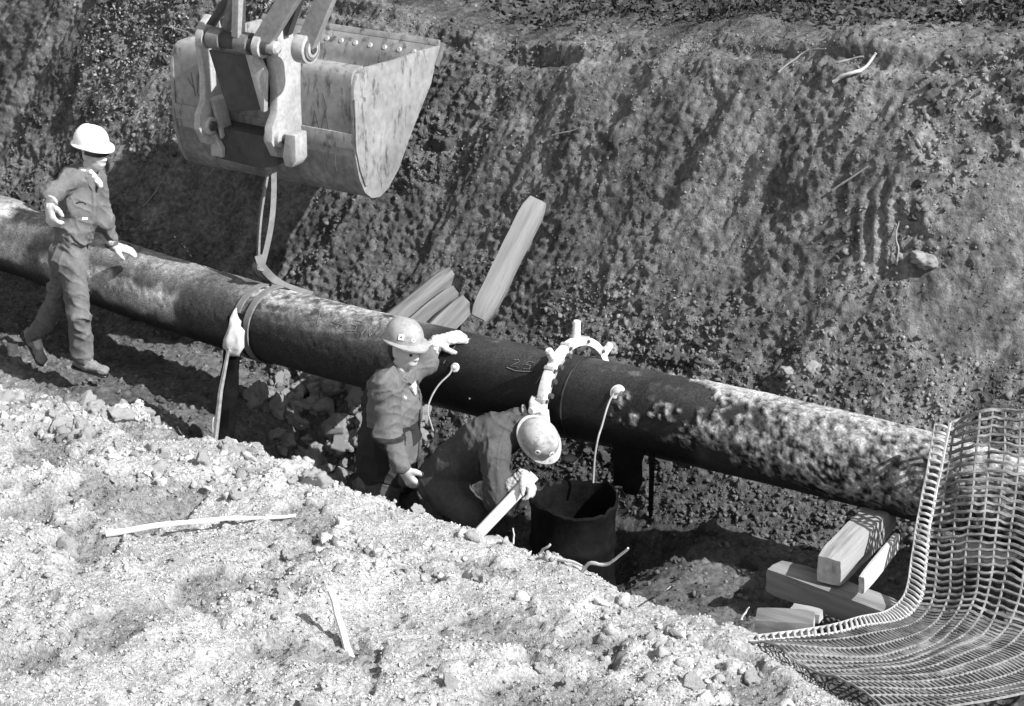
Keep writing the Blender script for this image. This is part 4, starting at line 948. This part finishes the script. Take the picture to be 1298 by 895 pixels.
def grow(name, prims, vox, k, mats, parent, disp=None, grow_=0., cut=None, smooth=2):
    """smooth union of the shapes, turned into one mesh by surface nets"""
    lo = np.min([prim_box(p, .03)[0] for p in prims], 0); hi = np.max([prim_box(p, .03)[1] for p in prims], 0)
    n = np.ceil((hi-lo)/vox).astype(int)+2; Dg = np.full(n, .2, np.float32)
    for p in prims:
        a, b = prim_box(p, .035+k); i0 = np.maximum(((a-lo)/vox).astype(int), 0); i1 = np.minimum(((b-lo)/vox).astype(int)+2, n)
        g = [lo[q]+np.arange(i0[q], i1[q])*vox for q in range(3)]
        X = np.stack(np.meshgrid(*g, indexing='ij'), -1); d = prim_d(p, X)-grow_
        sl_ = tuple(slice(i0[q], i1[q]) for q in range(3)); o = Dg[sl_]
        h = np.maximum(k-np.abs(o-d), 0)/k; Dg[sl_] = np.minimum(o, d)-h*h*k*.25
    if cut is not None:
        g = [lo[q]+np.arange(n[q])*vox for q in range(3)]; X = np.stack(np.meshgrid(*g, indexing='ij'), -1)
        for p_, n_ in cut: Dg = np.maximum(Dg, ((X-A(p_))@A(n_)).astype(np.float32))
    ins = Dg < 0
    cnt = np.zeros(np.array(n)-1, np.int32); acc = np.zeros(tuple(np.array(n)-1)+(3,), np.float32); num = np.zeros(tuple(np.array(n)-1), np.float32)
    C8 = [(i, j, l) for i in (0, 1) for j in (0, 1) for l in (0, 1)]
    sub = lambda c: tuple(slice(c[q], n[q]-1+c[q]) for q in range(3))
    for a in range(8):
        for b in range(a+1, 8):
            df = [C8[b][q]-C8[a][q] for q in range(3)]
            if sum(abs(v) for v in df) != 1: continue
            da, db = Dg[sub(C8[a])], Dg[sub(C8[b])]; m_ = (da < 0) != (db < 0); t = np.where(m_, da/(da-db+1e-12), 0)
            for q in range(3): acc[..., q] += np.where(m_, C8[a][q]+df[q]*t, 0)
            num += m_
    act = num > 0; ids = np.full(act.shape, -1, np.int64); ids[act] = np.arange(act.sum())
    ii = np.argwhere(act); V = lo+(ii+acc[act]/num[act][:, None])*vox
    Fs = []
    for ax_ in range(3):
        o1, o2 = (ax_+1) % 3, (ax_+2) % 3
        s0 = [slice(1, n[q]-1) for q in range(3)]; s1 = list(s0); s0[ax_] = slice(0, n[ax_]-1); s1[ax_] = slice(1, n[ax_])
        ea, eb = ins[tuple(s0)], ins[tuple(s1)]; cr_ = np.argwhere(ea != eb); fl = ea[tuple(cr_.T)]
        base_ = cr_.copy(); base_[:, o1] += 1; base_[:, o2] += 1
        def at(d1_, d2_):
            q = base_.copy(); q[:, o1] -= d1_; q[:, o2] -= d2_; return ids[tuple(q.T)]
        f = np.stack([at(1, 1), at(0, 1), at(0, 0), at(1, 0)], 1); f[~fl] = f[~fl][:, ::-1]; Fs.append(f)
    Fc = np.concatenate(Fs); Fc = Fc[(Fc >= 0).all(1)]
    e = np.concatenate([Fc[:, [0, 1]], Fc[:, [1, 2]], Fc[:, [2, 3]], Fc[:, [3, 0]]])
    for _ in range(smooth):
        s_ = np.zeros_like(V); c_ = np.zeros(len(V)); np.add.at(s_, e[:, 0], V[e[:, 1]]); np.add.at(c_, e[:, 0], 1); np.add.at(s_, e[:, 1], V[e[:, 0]]); np.add.at(c_, e[:, 1], 1)
        V = V*.45+.55*s_/np.maximum(c_, 1)[:, None]
    if disp is not None:
        fn = np.cross(V[Fc[:, 2]]-V[Fc[:, 0]], V[Fc[:, 3]]-V[Fc[:, 1]]); vn = np.zeros_like(V)
        for q in range(4): np.add.at(vn, Fc[:, q], fn)
        vn /= np.linalg.norm(vn, axis=1, keepdims=True)+1e-12; V = V+vn*disp(V)[:, None]
    me = mesh_np(name, V, Fc); o = link(name, me, mats, parent)
    return o
def folds(amp, seed, fx=7., fz=13., lean=(.5, .3), sharp=1.6):
    """cloth creases: sharp-crested bands running across limbs"""
    def f(V):
        x_, y_, z_ = V.T; u_ = z_+lean[0]*x_+lean[1]*y_
        wv = vnoise(x_*fx*.8, y_*fx*.8, z_*fx*.5, seed)
        r1 = (1-np.abs(vnoise(x_*fx*.6, y_*fx*.6, u_*fz+wv*1.4, seed+1)))**3*2-1
        r2 = (1-np.abs(vnoise(x_*fx*1.3+9, y_*fx*1.3, u_*fz*1.8+wv, seed+2)))**3*2-1
        r3 = (1-np.abs(vnoise(x_*fx*1.1+4, y_*fx*1.1, (z_*.7-lean[0]*x_*2)*fz*1.1+wv, seed+3)))**4*2-1
        return amp*(.8*r1+.45*r2+.5*r3+.5*wv)-amp*.3
    return f
def hand_prims(wrist, d, n, thumb, curl=(.3, .4, .3), spread=.10, s=1., tcurl=.35):
    """d: fingers' direction, n: way the palm faces, thumb: +1/-1 side along d x n"""
    d = Vector(d).normalized(); n = Vector(n); n = (n-d*n.dot(d)).normalized(); sd_ = d.cross(n)*thumb; w = Vector(wrist); pr_ = []
    pr_.append(cap(w-d*.02, w+d*.03, .025*s, .027*s, (n, .75)))
    for k in range(4):       # palm rays, index on the thumb's side
        off = (1.5-k)*.0195*s
        pr_.append(cap(w+d*.022*s+sd_*off*.7, w+d*.088*s+sd_*off, .0165*s, .0135*s))
    for k in range(4):
        off = (1.5-k)*.0195*s; L_ = (.078, .088, .082, .064)[k]*s; dd = (d+sd_*(1.5-k)*spread).normalized(); p = w+d*.092*s+sd_*off; a = 0.
        for q, (ln, r) in enumerate(((.44, .0102), (.31, .0092), (.25, .0082))):
            a += curl[q]*(1+.12*(k-1)); v = dd*math.cos(a)+n*math.sin(a); e_ = p+v*L_*ln; pr_.append(cap(p, e_, r*s, (r-.0008)*s)); p = e_
    p = w+d*.02*s+sd_*.026*s; dd = (d*.62+sd_*.72+n*.28).normalized()
    for q, (ln, r) in enumerate(((.045, .0155), (.034, .0122), (.028, .0105))):
        e_ = p+dd*ln*s; pr_.append(cap(p, e_, r*s, (r-.0015)*s)); p = e_; dd = (dd*math.cos(tcurl)+(d*.7-sd_*.35+n*.3)*math.sin(tcurl)).normalized()
    return pr_
def head_prims(c, f, u):
    """c: middle of the head, f: way the face looks, u: up"""
    f = Vector(f).normalized(); u = (Vector(u)-f*Vector(u).dot(f)).normalized(); r = f.cross(u); ax_ = (r, f, u); g = lambda a, b, d: Vector(c)+r*a+f*b+u*d
    q = [ell(g(0, -.012, .030), (.074, .094, .088), ax_), ell(g(0, .022, -.035), (.056, .062, .078), ax_), ell(g(0, .048, -.088), (.028, .030, .022), ax_),
         ell(g(0, .070, .018), (.052, .018, .014), ax_), cap(g(0, .082, .012), g(0, .104, -.026), .010, .0125), ell(g(.016, .088, -.028), (.009, .012, .008), ax_), ell(g(-.016, .088, -.028), (.009, .012, .008), ax_),
         ell(g(0, .080, -.056), (.024, .012, .0065), ax_), ell(g(0, .078, -.068), (.021, .012, .007), ax_),
         ell(g(.040, .055, -.018), (.020, .022, .018), ax_), ell(g(-.040, .055, -.018), (.020, .022, .018), ax_)]
    for s_ in (1, -1): q.append(ell(g(.076*s_, -.008, -.010), (.010, .020, .032), ax_))
    return q, g, ax_
def hat(c, f, u, m, parent, ridge=True, name='hard_hat'):
    """shell with a peak and a moulded crown ridge; c is the middle of the rim"""
    f = Vector(f).normalized(); u = (Vector(u)-f*Vector(u).dot(f)).normalized(); r = f.cross(u); mb_ = MB(); n = 48; rows = []
    for k in range(13):
        t = k/12*PI/2*.985; row = []
        for i in range(n):
            a = 2*PI*i/n; ca, sa = math.cos(a), math.sin(a); rx, ry = .106, .130
            zz = .116*math.sin(t)**.92; rr = math.cos(t)**.80 if t < PI/2 else 0
            rg = .008*math.exp(-((rx*rr*sa)/.018)**2)*math.sin(t)**.4 if ridge else 0
            row.append(mb_.bm.verts.new(Vector(c)+f*ry*rr*ca+r*rx*rr*sa+u*(zz+rg)))
        rows.append(row)
    brim = []
    for (o, dz_) in ((.012, -.002), (1., -.012), (1.02, -.017), (.98, -.019), (.0, -.008)):
        row = []
        for i in range(n):
            a = 2*PI*i/n; ca, sa = math.cos(a), math.sin(a); pk = max(0, ca)**2.2; w_ = (.016+.032*pk)*o if o > .0 else -.004
            row.append(mb_.bm.verts.new(Vector(c)+f*(.130+w_)*ca+r*(.106+min(w_, .028))*sa+u*(dz_*(1+.9*pk*min(1, o)))))
        brim.append(row)
    allr = brim[::-1]+rows
    for a, b in zip(allr, allr[1:]):
        for i in range(n): mb_.bm.faces.new((a[i], a[(i+1) % n], b[(i+1) % n], b[i]))
    mb_.bm.faces.new(rows[-1])
    o = mb_.build(name, m, parent)
    return o
def hat_pt(c, f, u, az, el, off=.0):
    f = Vector(f).normalized(); u = (Vector(u)-f*Vector(u).dot(f)).normalized(); r = f.cross(u); t = el
    q = lambda t, a: Vector(c)+f*.130*math.cos(t)**.80*math.cos(a)+r*.106*math.cos(t)**.80*math.sin(a)+u*.116*math.sin(t)**.92
    p = q(t, az); a_ = q(t+.03, az)-p; b_ = q(t, az+.03)-p; n = a_.cross(b_).normalized(); n = n if n.dot(p-Vector(c)) > 0 else -n
    return p+n*off, n, a_.normalized(), b_.normalized()
def sticker(c, f, u, az, el, kind, sz, parent):
    p, n, a_, b_ = hat_pt(c, f, u, az, el, .0015); mb_ = MB(); b_ = (b_-a_*b_.dot(a_)).normalized()
    if kind == 'square': mb_.box(p, b_, a_, n, sz, sz, .0015)
    else: mb_.tube([p-n*.0015, p+n*.0015], sz, 20)
    s_ = mb_.build('sticker', M['white'], parent)
    MB().tube([p, p+n*.0025], sz*.42, 14).build('sticker_dot', M['scratch'], s_)
def limb(a, b, c, r0, r1, r2): return [cap(a, b, r0, r1), cap(b, c, r1, r2)]
def boot(ank, toe_dir, m, parent, s=1.):
    d = Vector(toe_dir).normalized(); flat = Vector((d.x, d.y, d.z)); a = Vector(ank); dn = Vector((0, 0, -1)); dn = (dn-d*dn.dot(d)).normalized()
    pr_ = [cap(a-dn*.06, a+dn*.03, .052, .050), cap(a+dn*.045-d*.035, a+dn*.05+d*.03, .044, .046), cap(a+dn*.045+d*.03, a+dn*.062+d*.15, .046, .038), ell(a+dn*.058+d*.165, (.042, .045, .036), (d.cross(dn), d, dn))]
    grow('boot', pr_, .006, .02, m, parent, smooth=2, disp=folds(.004, 91, 12, 20))
    q = [cap(a+dn*.092-d*.05, a+dn*.094+d*.17, .040, .040, (dn, .35))]
    grow('boot_sole', q, .006, .01, M['dark'], parent)
def vec(*a): return Vector(a)

# ---- the man walking beside the pipe at the left
Y0 = 15.18
def L(px, py, dy=0.): return at_y(px, py, Y0+dy)
man = empty('person', tuple(L(95, 470)), 'person in white hard hat and grey overalls striding beside the left stretch of pipe', 'person')
fr = vec(.80, -.60, 0); rt = vec(-.60, -.80, 0); up_ = vec(0, 0, 1)
pel, che, nek = L(88, 322), L(100, 250), L(112, 214); hc = L(118.5, 194, -.02); hf = vec(.84, -.54, -.06)
shR, elR, haR = L(88, 228, -.12), L(64, 247, -.33), L(63, 261, -.52)
shL, elL, haL = L(121, 226, .10), L(132, 280, .10), L(143, 311, .16)
hpR, knR, anR = L(92, 334, -.05), L(99, 398, -.10), L(105, 452, -.05)
hpL, knL, anL = L(85, 330, .06), L(71, 384, .10), L(44, 424, .28)
head, hg, hax = head_prims(hc, hf, vec(.05, 0, 1))
tors = [ell(che, (.125, .090, .19), (rt, fr, (nek-pel).normalized())), ell(pel.lerp(che, .45), (.115, .09, .17), (rt, fr, up_)), ell(pel+vec(0, 0, .0), (.11, .09, .11), (rt, fr, up_)), cap(shR, shL, .048, .048)]
neckp = [cap(nek+vec(0, 0, -.03), hc+vec(-.01, 0, -.05), .055, .052)]
dR = (vec(.12, -.55, -.55)); dL = vec(.86, .05, -.30)
hR = hand_prims(haR, dR, vec(.7, .2, -.5), 1, (.75, .85, .5), s=1.08, tcurl=.5); hL = hand_prims(haL, dL, vec(-.25, .1, -1), -1, (.10, .25, .2), spread=.05, s=1.0)
arms = limb(shR, elR, haR, .044, .036, .029)+limb(shL, elL, haL, .044, .036, .029)
legs = limb(hpR, knR, anR, .062, .046, .036)+limb(hpL, knL, anL, .062, .046, .036)
feet = [cap(anR, anR+vec(.07, -.03, -.06), .036, .03), cap(anL, anL+vec(.03, -.03, -.08), .036, .03)]
grow('body', head+neckp+tors+arms+legs+feet+hR+hL, .0075, .022, M['skin'], man)
cloth = [ell(che, (.166, .130, .225), (rt, fr, (nek-pel).normalized())), ell(pel.lerp(che, .5), (.160, .135, .19), (rt, fr, up_)), ell(pel+vec(0, 0, -.01), (.158, .135, .15), (rt, fr, up_)), cap(shR, shL, .075, .075), cap(nek+vec(0, 0, -.045), nek+vec(.005, 0, -.005), .082, .066),
         cap(shR, elR, .080, .066), cap(elR, haR.lerp(elR, .12), .066, .052), cap(shL, elL, .080, .064), cap(elL, haL.lerp(elL, .12), .064, .050),
         cap(hpR, knR, .108, .082), cap(knR, anR, .082, .074), cap(hpL, knL, .108, .080), cap(knL, anL, .080, .072)]
grow('overalls', cloth, .0085, .035, M['overall'], man, folds(.010, 201, 7, 11), smooth=2)
for (h_, s_) in ((hR, 'R'), (hL, 'L')): grow('glove', h_, .005, .009, M['glove'], man, folds(.0025, 33, 20, 40), .004, smooth=1)
for (wv, el_) in ((haR, elR), (haL, elL)):
    d_ = (Vector(wv)-el_).normalized(); grow('glove_cuff', [cap(wv-d_*.05, wv+d_*.01, .052, .036)], .006, .01, M['glove'], man, folds(.003, 35, 20, 40))
boot(anR, vec(.86, -.38, -.10), M['boot'], man); boot(anL, vec(.45, -.45, -.72), M['boot'], man)
rim = hc+vec(.0, 0, .072)+hf*-.014; hat(rim, hf, vec(.03, -.01, 1), M['white'], man)
grow('hair', [ell(hg(0, -.045, .0), (.074, .062, .070), hax)], .006, .01, M['hair'], man, folds(.003, 44, 30, 30))
g0 = [hg(.086, .0, .022), hg(.078, .055, .018), hg(.045, .092, .012), hg(0, .103, .014), hg(-.045, .092, .012), hg(-.078, .055, .018), hg(-.086, .0, .022)]
m = MB(); rows = [[m.bm.verts.new(p+hax[2]*a+(p-hc).normalized()*b) for a, b in ((.012, 0), (.012, .005), (-.015, .005), (-.015, 0))] for p in g0]
for a, b in zip(rows, rows[1:]):
    for j in range(4): m.bm.faces.new((a[j], a[(j+1) % 4], b[(j+1) % 4], b[j]))
m.bm.faces.new(rows[0][::-1]); m.bm.faces.new(rows[-1]); m.build('safety_glasses', M['dark'], man)
grow('neckerchief', [cap(nek+fr*.045+rt*.02+vec(0, 0, -.005), nek+fr*.055-rt*.01+vec(.03, -.02, -.10), .030, .024), cap(nek+rt*.05, nek-rt*.05+fr*.03, .034, .034)], .006, .02, M['scarf'], man, folds(.006, 61, 18, 26))
def proud(px, py, dep): return at_y(px, py, dep)
ctr_ = at_y(107, 276, Y0-.26)
ov = [o for o in man.children if o.name.startswith('overalls')][0]
strip_on('name_tag', [(104, 277), (107.5, 277), (111, 277)], .016, M['white'], man, ov)
strip_on('zip', [(117, 236), (118, 250), (118, 262), (117, 275), (116, 288), (114, 302), (111, 316), (107, 330)], .012, M['scratch'], man, ov)
strip_on('pocket_flap', [(96, 258), (101, 256), (106, 257), (109, 259)], .010, M['jacket_dark'], man, ov)
strip_on('collar', [(108, 214), (112, 224), (116, 234), (119, 242)], .035, M['overall'], man, ov, .006)

# ---- the man standing in the trench with his hand on the pipe
Y1 = 13.2
def Q(px, py, dy=0.): return at_y(px, py, Y1+dy)
man = empty('person', tuple(at_z(500, 690, -.15)), 'person standing in the trench in two tone jacket, gloved hand on the pipe', 'person')
fr = vec(.86, -.50, 0).normalized(); rt = vec(-.50, -.86, 0).normalized()
pel, che, nek = Q(494, 602, .02), Q(500, 518), Q(507, 468); hc = Q(513.5, 443, -.03); hf = vec(.72, -.68, -.10)
shR, elR, haR = Q(490, 486, -.17), Q(491, 552, -.22), Q(511, 594, -.30)
shL, elL, haL = Q(522, 472, .12), Q(538, 464, .14), hit_pipe(557, 441, .055)[0]
cg = ground_z(Q(494, 640)); 
hpR, knR, anR = pel+rt*.09+vec(0, 0, -.06), pel+rt*.11+fr*.05+vec(0, 0, -.42), pel+rt*.11+vec(0, 0, -.76)
hpL, knL, anL = pel-rt*.09+vec(0, 0, -.06), pel-rt*.11+fr*.07+vec(0, 0, -.42), pel-rt*.12+fr*.02+vec(0, 0, -.76)
head, hg, hax = head_prims(hc, hf, vec(.1, -.05, 1))
tors = [ell(che, (.160, .120, .23), (rt, fr, up_)), ell(pel.lerp(che, .45), (.145, .115, .2), (rt, fr, up_)), ell(pel, (.150, .120, .14), (rt, fr, up_)), cap(shR, shL, .062, .062)]
hR = hand_prims(haR, vec(.45, -.15, -.75), vec(.6, .8, 0), 1, (.5, .6, .45), s=1.05); hL = hand_prims(haL, (hit_pipe(585, 431, .035)[0]-haL), vec(.1, .45, -1), -1, (.10, .35, .30), s=1.15)
arms = limb(shR, elR, haR, .056, .044, .032)+limb(shL, elL, haL, .056, .044, .032); legs = limb(hpR, knR, anR, .085, .058, .043)+limb(hpL, knL, anL, .085, .058, .043)
feet = [cap(anR, anR+fr*.15+vec(0, 0, -.05), .04, .035), cap(anL, anL+fr*.15+vec(0, 0, -.05), .04, .035)]
grow('body', head+[cap(nek+vec(0, 0, -.05), hc+vec(-.01, .0, -.04), .058, .054)]+tors+arms+legs+feet+hR+hL, .0075, .022, M['skin'], man)
jk = [ell(che-fr*.025, (.205, .180, .26), (rt, fr, up_)), ell(pel.lerp(che, .55)-fr*.02, (.205, .188, .24), (rt, fr, up_)), ell(pel.lerp(che, .15)-fr*.02, (.205, .185, .23), (rt, fr, up_)), cap(shR, shL, .082, .078), cap(nek+vec(0, 0, -.06), nek+vec(0, 0, -.01), .095, .075),
      cap(shR, elR, .100, .086), cap(elR, haR.lerp(elR, .12), .086, .066), cap(shL, elL, .086, .070), cap(elL, haL.lerp(elL, .15), .070, .056)]
j_o = grow('jacket', jk, .0085, .035, [M['jacket'], M['jacket_dark']], man, folds(.011, 401, 6, 9, (.2, .5)), smooth=2)
# dark lower panels, light upper panels and cuff; back painted dark as its shaded side
me = j_o.data; nf = len(me.polygons); cc = np.zeros(nf*3); me.polygons.foreach_get('center', cc); cc = cc.reshape(-1, 3)
zs = Q(495, 532).z; be = (cc-A(che))@A(fr); sr = (cc-A(che))@A(rt)
darkf = (cc[:, 2] < zs+.02*be) & ~((cc[:, 2] < haR.z+.16) & (be > -.02) & (sr > .02) & (np.linalg.norm(cc-A(haR), axis=1) < .26) & (be > (haR-che).dot(fr)-.075))
darkf |= (be < -.085) & (sr < .20) & (cc[:, 2] < nek.z-.10)
tor = (np.abs(sr) < .19) & (be > .085) & (cc[:, 2] < zs-.14) & (cc[:, 2] > zs-.42); darkf &= ~tor
me.polygons.foreach_set('material_index', darkf.astype(np.int32))
grow('trousers', [ell(pel+vec(0, 0, -.02), (.165, .14, .16), (rt, fr, up_)), cap(hpR, knR, .112, .084), cap(knR, anR, .084, .078), cap(hpL, knL, .112, .084), cap(knL, anL, .084, .078)], .009, .03, M['dark_cloth'], man, folds(.009, 421, 7, 10))
grow('glove', hL, .005, .009, M['glove'], man, folds(.0025, 33, 20, 40), .005, smooth=1)
d_ = (haL-elL).normalized(); grow('glove_cuff', [cap(haL-d_*.085, haL+d_*.015, .058, .040)], .006, .01, M['glove'], man, folds(.004, 36, 20, 40))
boot(anR, fr, M['boot'], man); boot(anL, fr, M['boot'], man)
hu = vec(.10, -.06, 1); rim = hc+hax[2]*.074-hf.normalized()*.016; h_o = hat(rim, hf, hu, M['grey_hat'], man)
sticker(rim, hf, hu, 1.05, .36, 'square', .017, h_o); sticker(rim, hf, hu, .40, .26, 'round', .012, h_o)
grow('hair', [ell(hg(0, -.050, -.012), (.080, .062, .085), hax)], .006, .01, M['hair'], man, folds(.004, 45, 30, 30))
for s_ in (1, -1):
    MB().tube([hg(.032*s_, .078, .000), hg(.032*s_, .088, .000)], [.011, .008], 10).build('eye', M['dark'], man)
grow('scarf', [cap(nek+rt*.065+vec(0, 0, -.01), nek+fr*.085+vec(0, 0, -.085), .026, .022), cap(nek-rt*.06, nek+fr*.085+vec(0, 0, -.085), .026, .022), cap(nek+fr*.085+vec(0, 0, -.08), nek+fr*.105+vec(0, 0, -.14), .024, .012)], .006, .02, M['scarf'], man, folds(.005, 62, 18, 26))
strip_on('zip', [(529, 482), (531, 500), (532, 520), (532, 545), (530, 575), (527, 600)], .014, M['jacket_dark'], man, j_o)
strip_on('collar', [(497, 458), (504, 468), (513, 477), (523, 485)], .03, M['jacket'], man, j_o, .006)
strip_on('badge', [(512, 503), (515, 505)], .012, M['white'], man, j_o)

# ---- the man bending down under the pipe
Y2 = 12.78
def K(px, py, dy=0.): return at_y(px, py, Y2+dy)
man = empty('person', tuple(at_z(590, 720, -.15)), 'person in dark overalls bent forward under the pipe beside the black drum', 'person')
pel, che, nek = K(562, 610, .16), K(618, 562, .02), K(656, 546, -.04); sp_ = (nek-pel).normalized()
bk = vec(0, .45, .9); bk = (bk-sp_*bk.dot(sp_)).normalized(); sx = sp_.cross(bk); fr2 = -bk      # bk: outward normal of the back
hc = K(679, 556, -.10); hf = vec(.62, -.15, -.72).normalized(); hu = vec(.34, -.80, .50).normalized()
rtv = vec(-.35, -.90, 0).normalized()
shR, elR, haR = K(628, 574, -.20), K(630, 632, -.26), K(664, 603, -.30)
shL, elL, haL = K(655, 536, .12), K(672, 552, .22), c0+rad(100)*.40-ax*.01
hpR, knR, anR = K(572, 628, .04), K(598, 652, -.12), K(592, 740, -.02)
hpL, knL, anL = K(560, 628, .26), K(560, 690, .12), K(545, 745, .2)
head, hg, hax = head_prims(hc, hf, hu)
axs = (sx, bk, sp_)
tors = [ell(che, (.160, .115, .21), axs), ell(pel.lerp(che, .5), (.145, .11, .20), axs), ell(pel, (.15, .13, .14), axs), cap(shR, shL, .062, .062)]
hR = hand_prims(haR, vec(.25, -.25, -.35), vec(-.8, .3, -.2), -1, (.7, .8, .6), s=1.0, tcurl=.6); hL = hand_prims(haL, vec(.05, .15, .95), vec(.3, .85, 0), 1, (.35, .45, .3), s=1.1)
arms = limb(shR, elR, haR, .056, .044, .032)+limb(shL, elL, haL, .056, .044, .032); legs = limb(hpR, knR, anR, .085, .058, .043)+limb(hpL, knL, anL, .085, .058, .043)
feet = [cap(anR, anR+vec(.14, -.06, -.06), .04, .035), cap(anL, anL+vec(.14, -.06, -.06), .04, .035)]
grow('body', head+[cap(nek, hc, .056, .054)]+tors+arms+legs+feet+hR+hL, .0075, .022, M['skin'], man)
cv = [ell(che+bk*.02-sx*.0, (.195, .150, .25), axs), ell(pel.lerp(che, .5)+bk*.02, (.185, .150, .25), axs), ell(pel+bk*.01, (.17, .15, .17), axs), cap(shR, shL, .080, .085), cap(nek-sp_*.10, nek+sp_*.03, .105, .080),
      cap(shR, elR, .100, .080), cap(elR, haR.lerp(elR, .2), .080, .058), cap(shL, elL, .092, .072), cap(elL, haL.lerp(elL, .16), .072, .055),
      cap(hpR, knR, .125, .098), cap(knR, anR, .098, .08), cap(hpL, knL, .12, .09), cap(knL, anL, .09, .08)]
o_c = grow('overalls', cv, .0085, .03, M['dark_cloth'], man, folds(.008, 501, 6, 8, (1.2, .2)), smooth=2)
for h_ in (hR, hL): grow('glove', h_, .005, .009, M['glove'], man, folds(.0025, 37, 20, 40), .005, smooth=1)
d_ = (haR-elR).normalized(); grow('glove_cuff', [cap(haR-d_*.10, haR, .058, .042)], .006, .01, M['glove'], man, folds(.004, 38, 20, 40))
d_ = (haL-elL).normalized(); grow('glove_cuff', [cap(haL-d_*.05, haL+d_*.01, .054, .040)], .006, .01, M['glove'], man, folds(.004, 39, 20, 40))
boot(anR, vec(.9, -.3, -.1), M['boot'], man); boot(anL, vec(.9, -.3, -.1), M['boot'], man)
rim = hc+hax[2]*.050; h_o = hat(rim, hf, hu, M['pale_hat'], man)
sticker(rim, hf, hu, 1.15, .50, 'round', .018, h_o); sticker(rim, hf, hu, .30, .50, 'round', .018, h_o)
grow('hair', [ell(hg(0, -.050, -.012), (.080, .062, .085), hax)], .006, .01, M['hair'], man, folds(.004, 46, 30, 30))
for s_ in (1, -1): MB().tube([hg(.032*s_, .078, .0), hg(.032*s_, .088, .0)], [.011, .008], 10).build('eye', M['dark'], man)
# the white rod he holds
rb = haR+vec(.02, -.03, -.03); re_ = at_y(592, 692, rb.y-.12); dd = (re_-rb).normalized()
tag(MB().tube([rb-dd*.06, rb, re_+dd*.12], [.033, .035, .035], 16).build('rod', M['rod']), 'white rod slanting down from the bent man\'s gloved hand to the soil', 'rod')
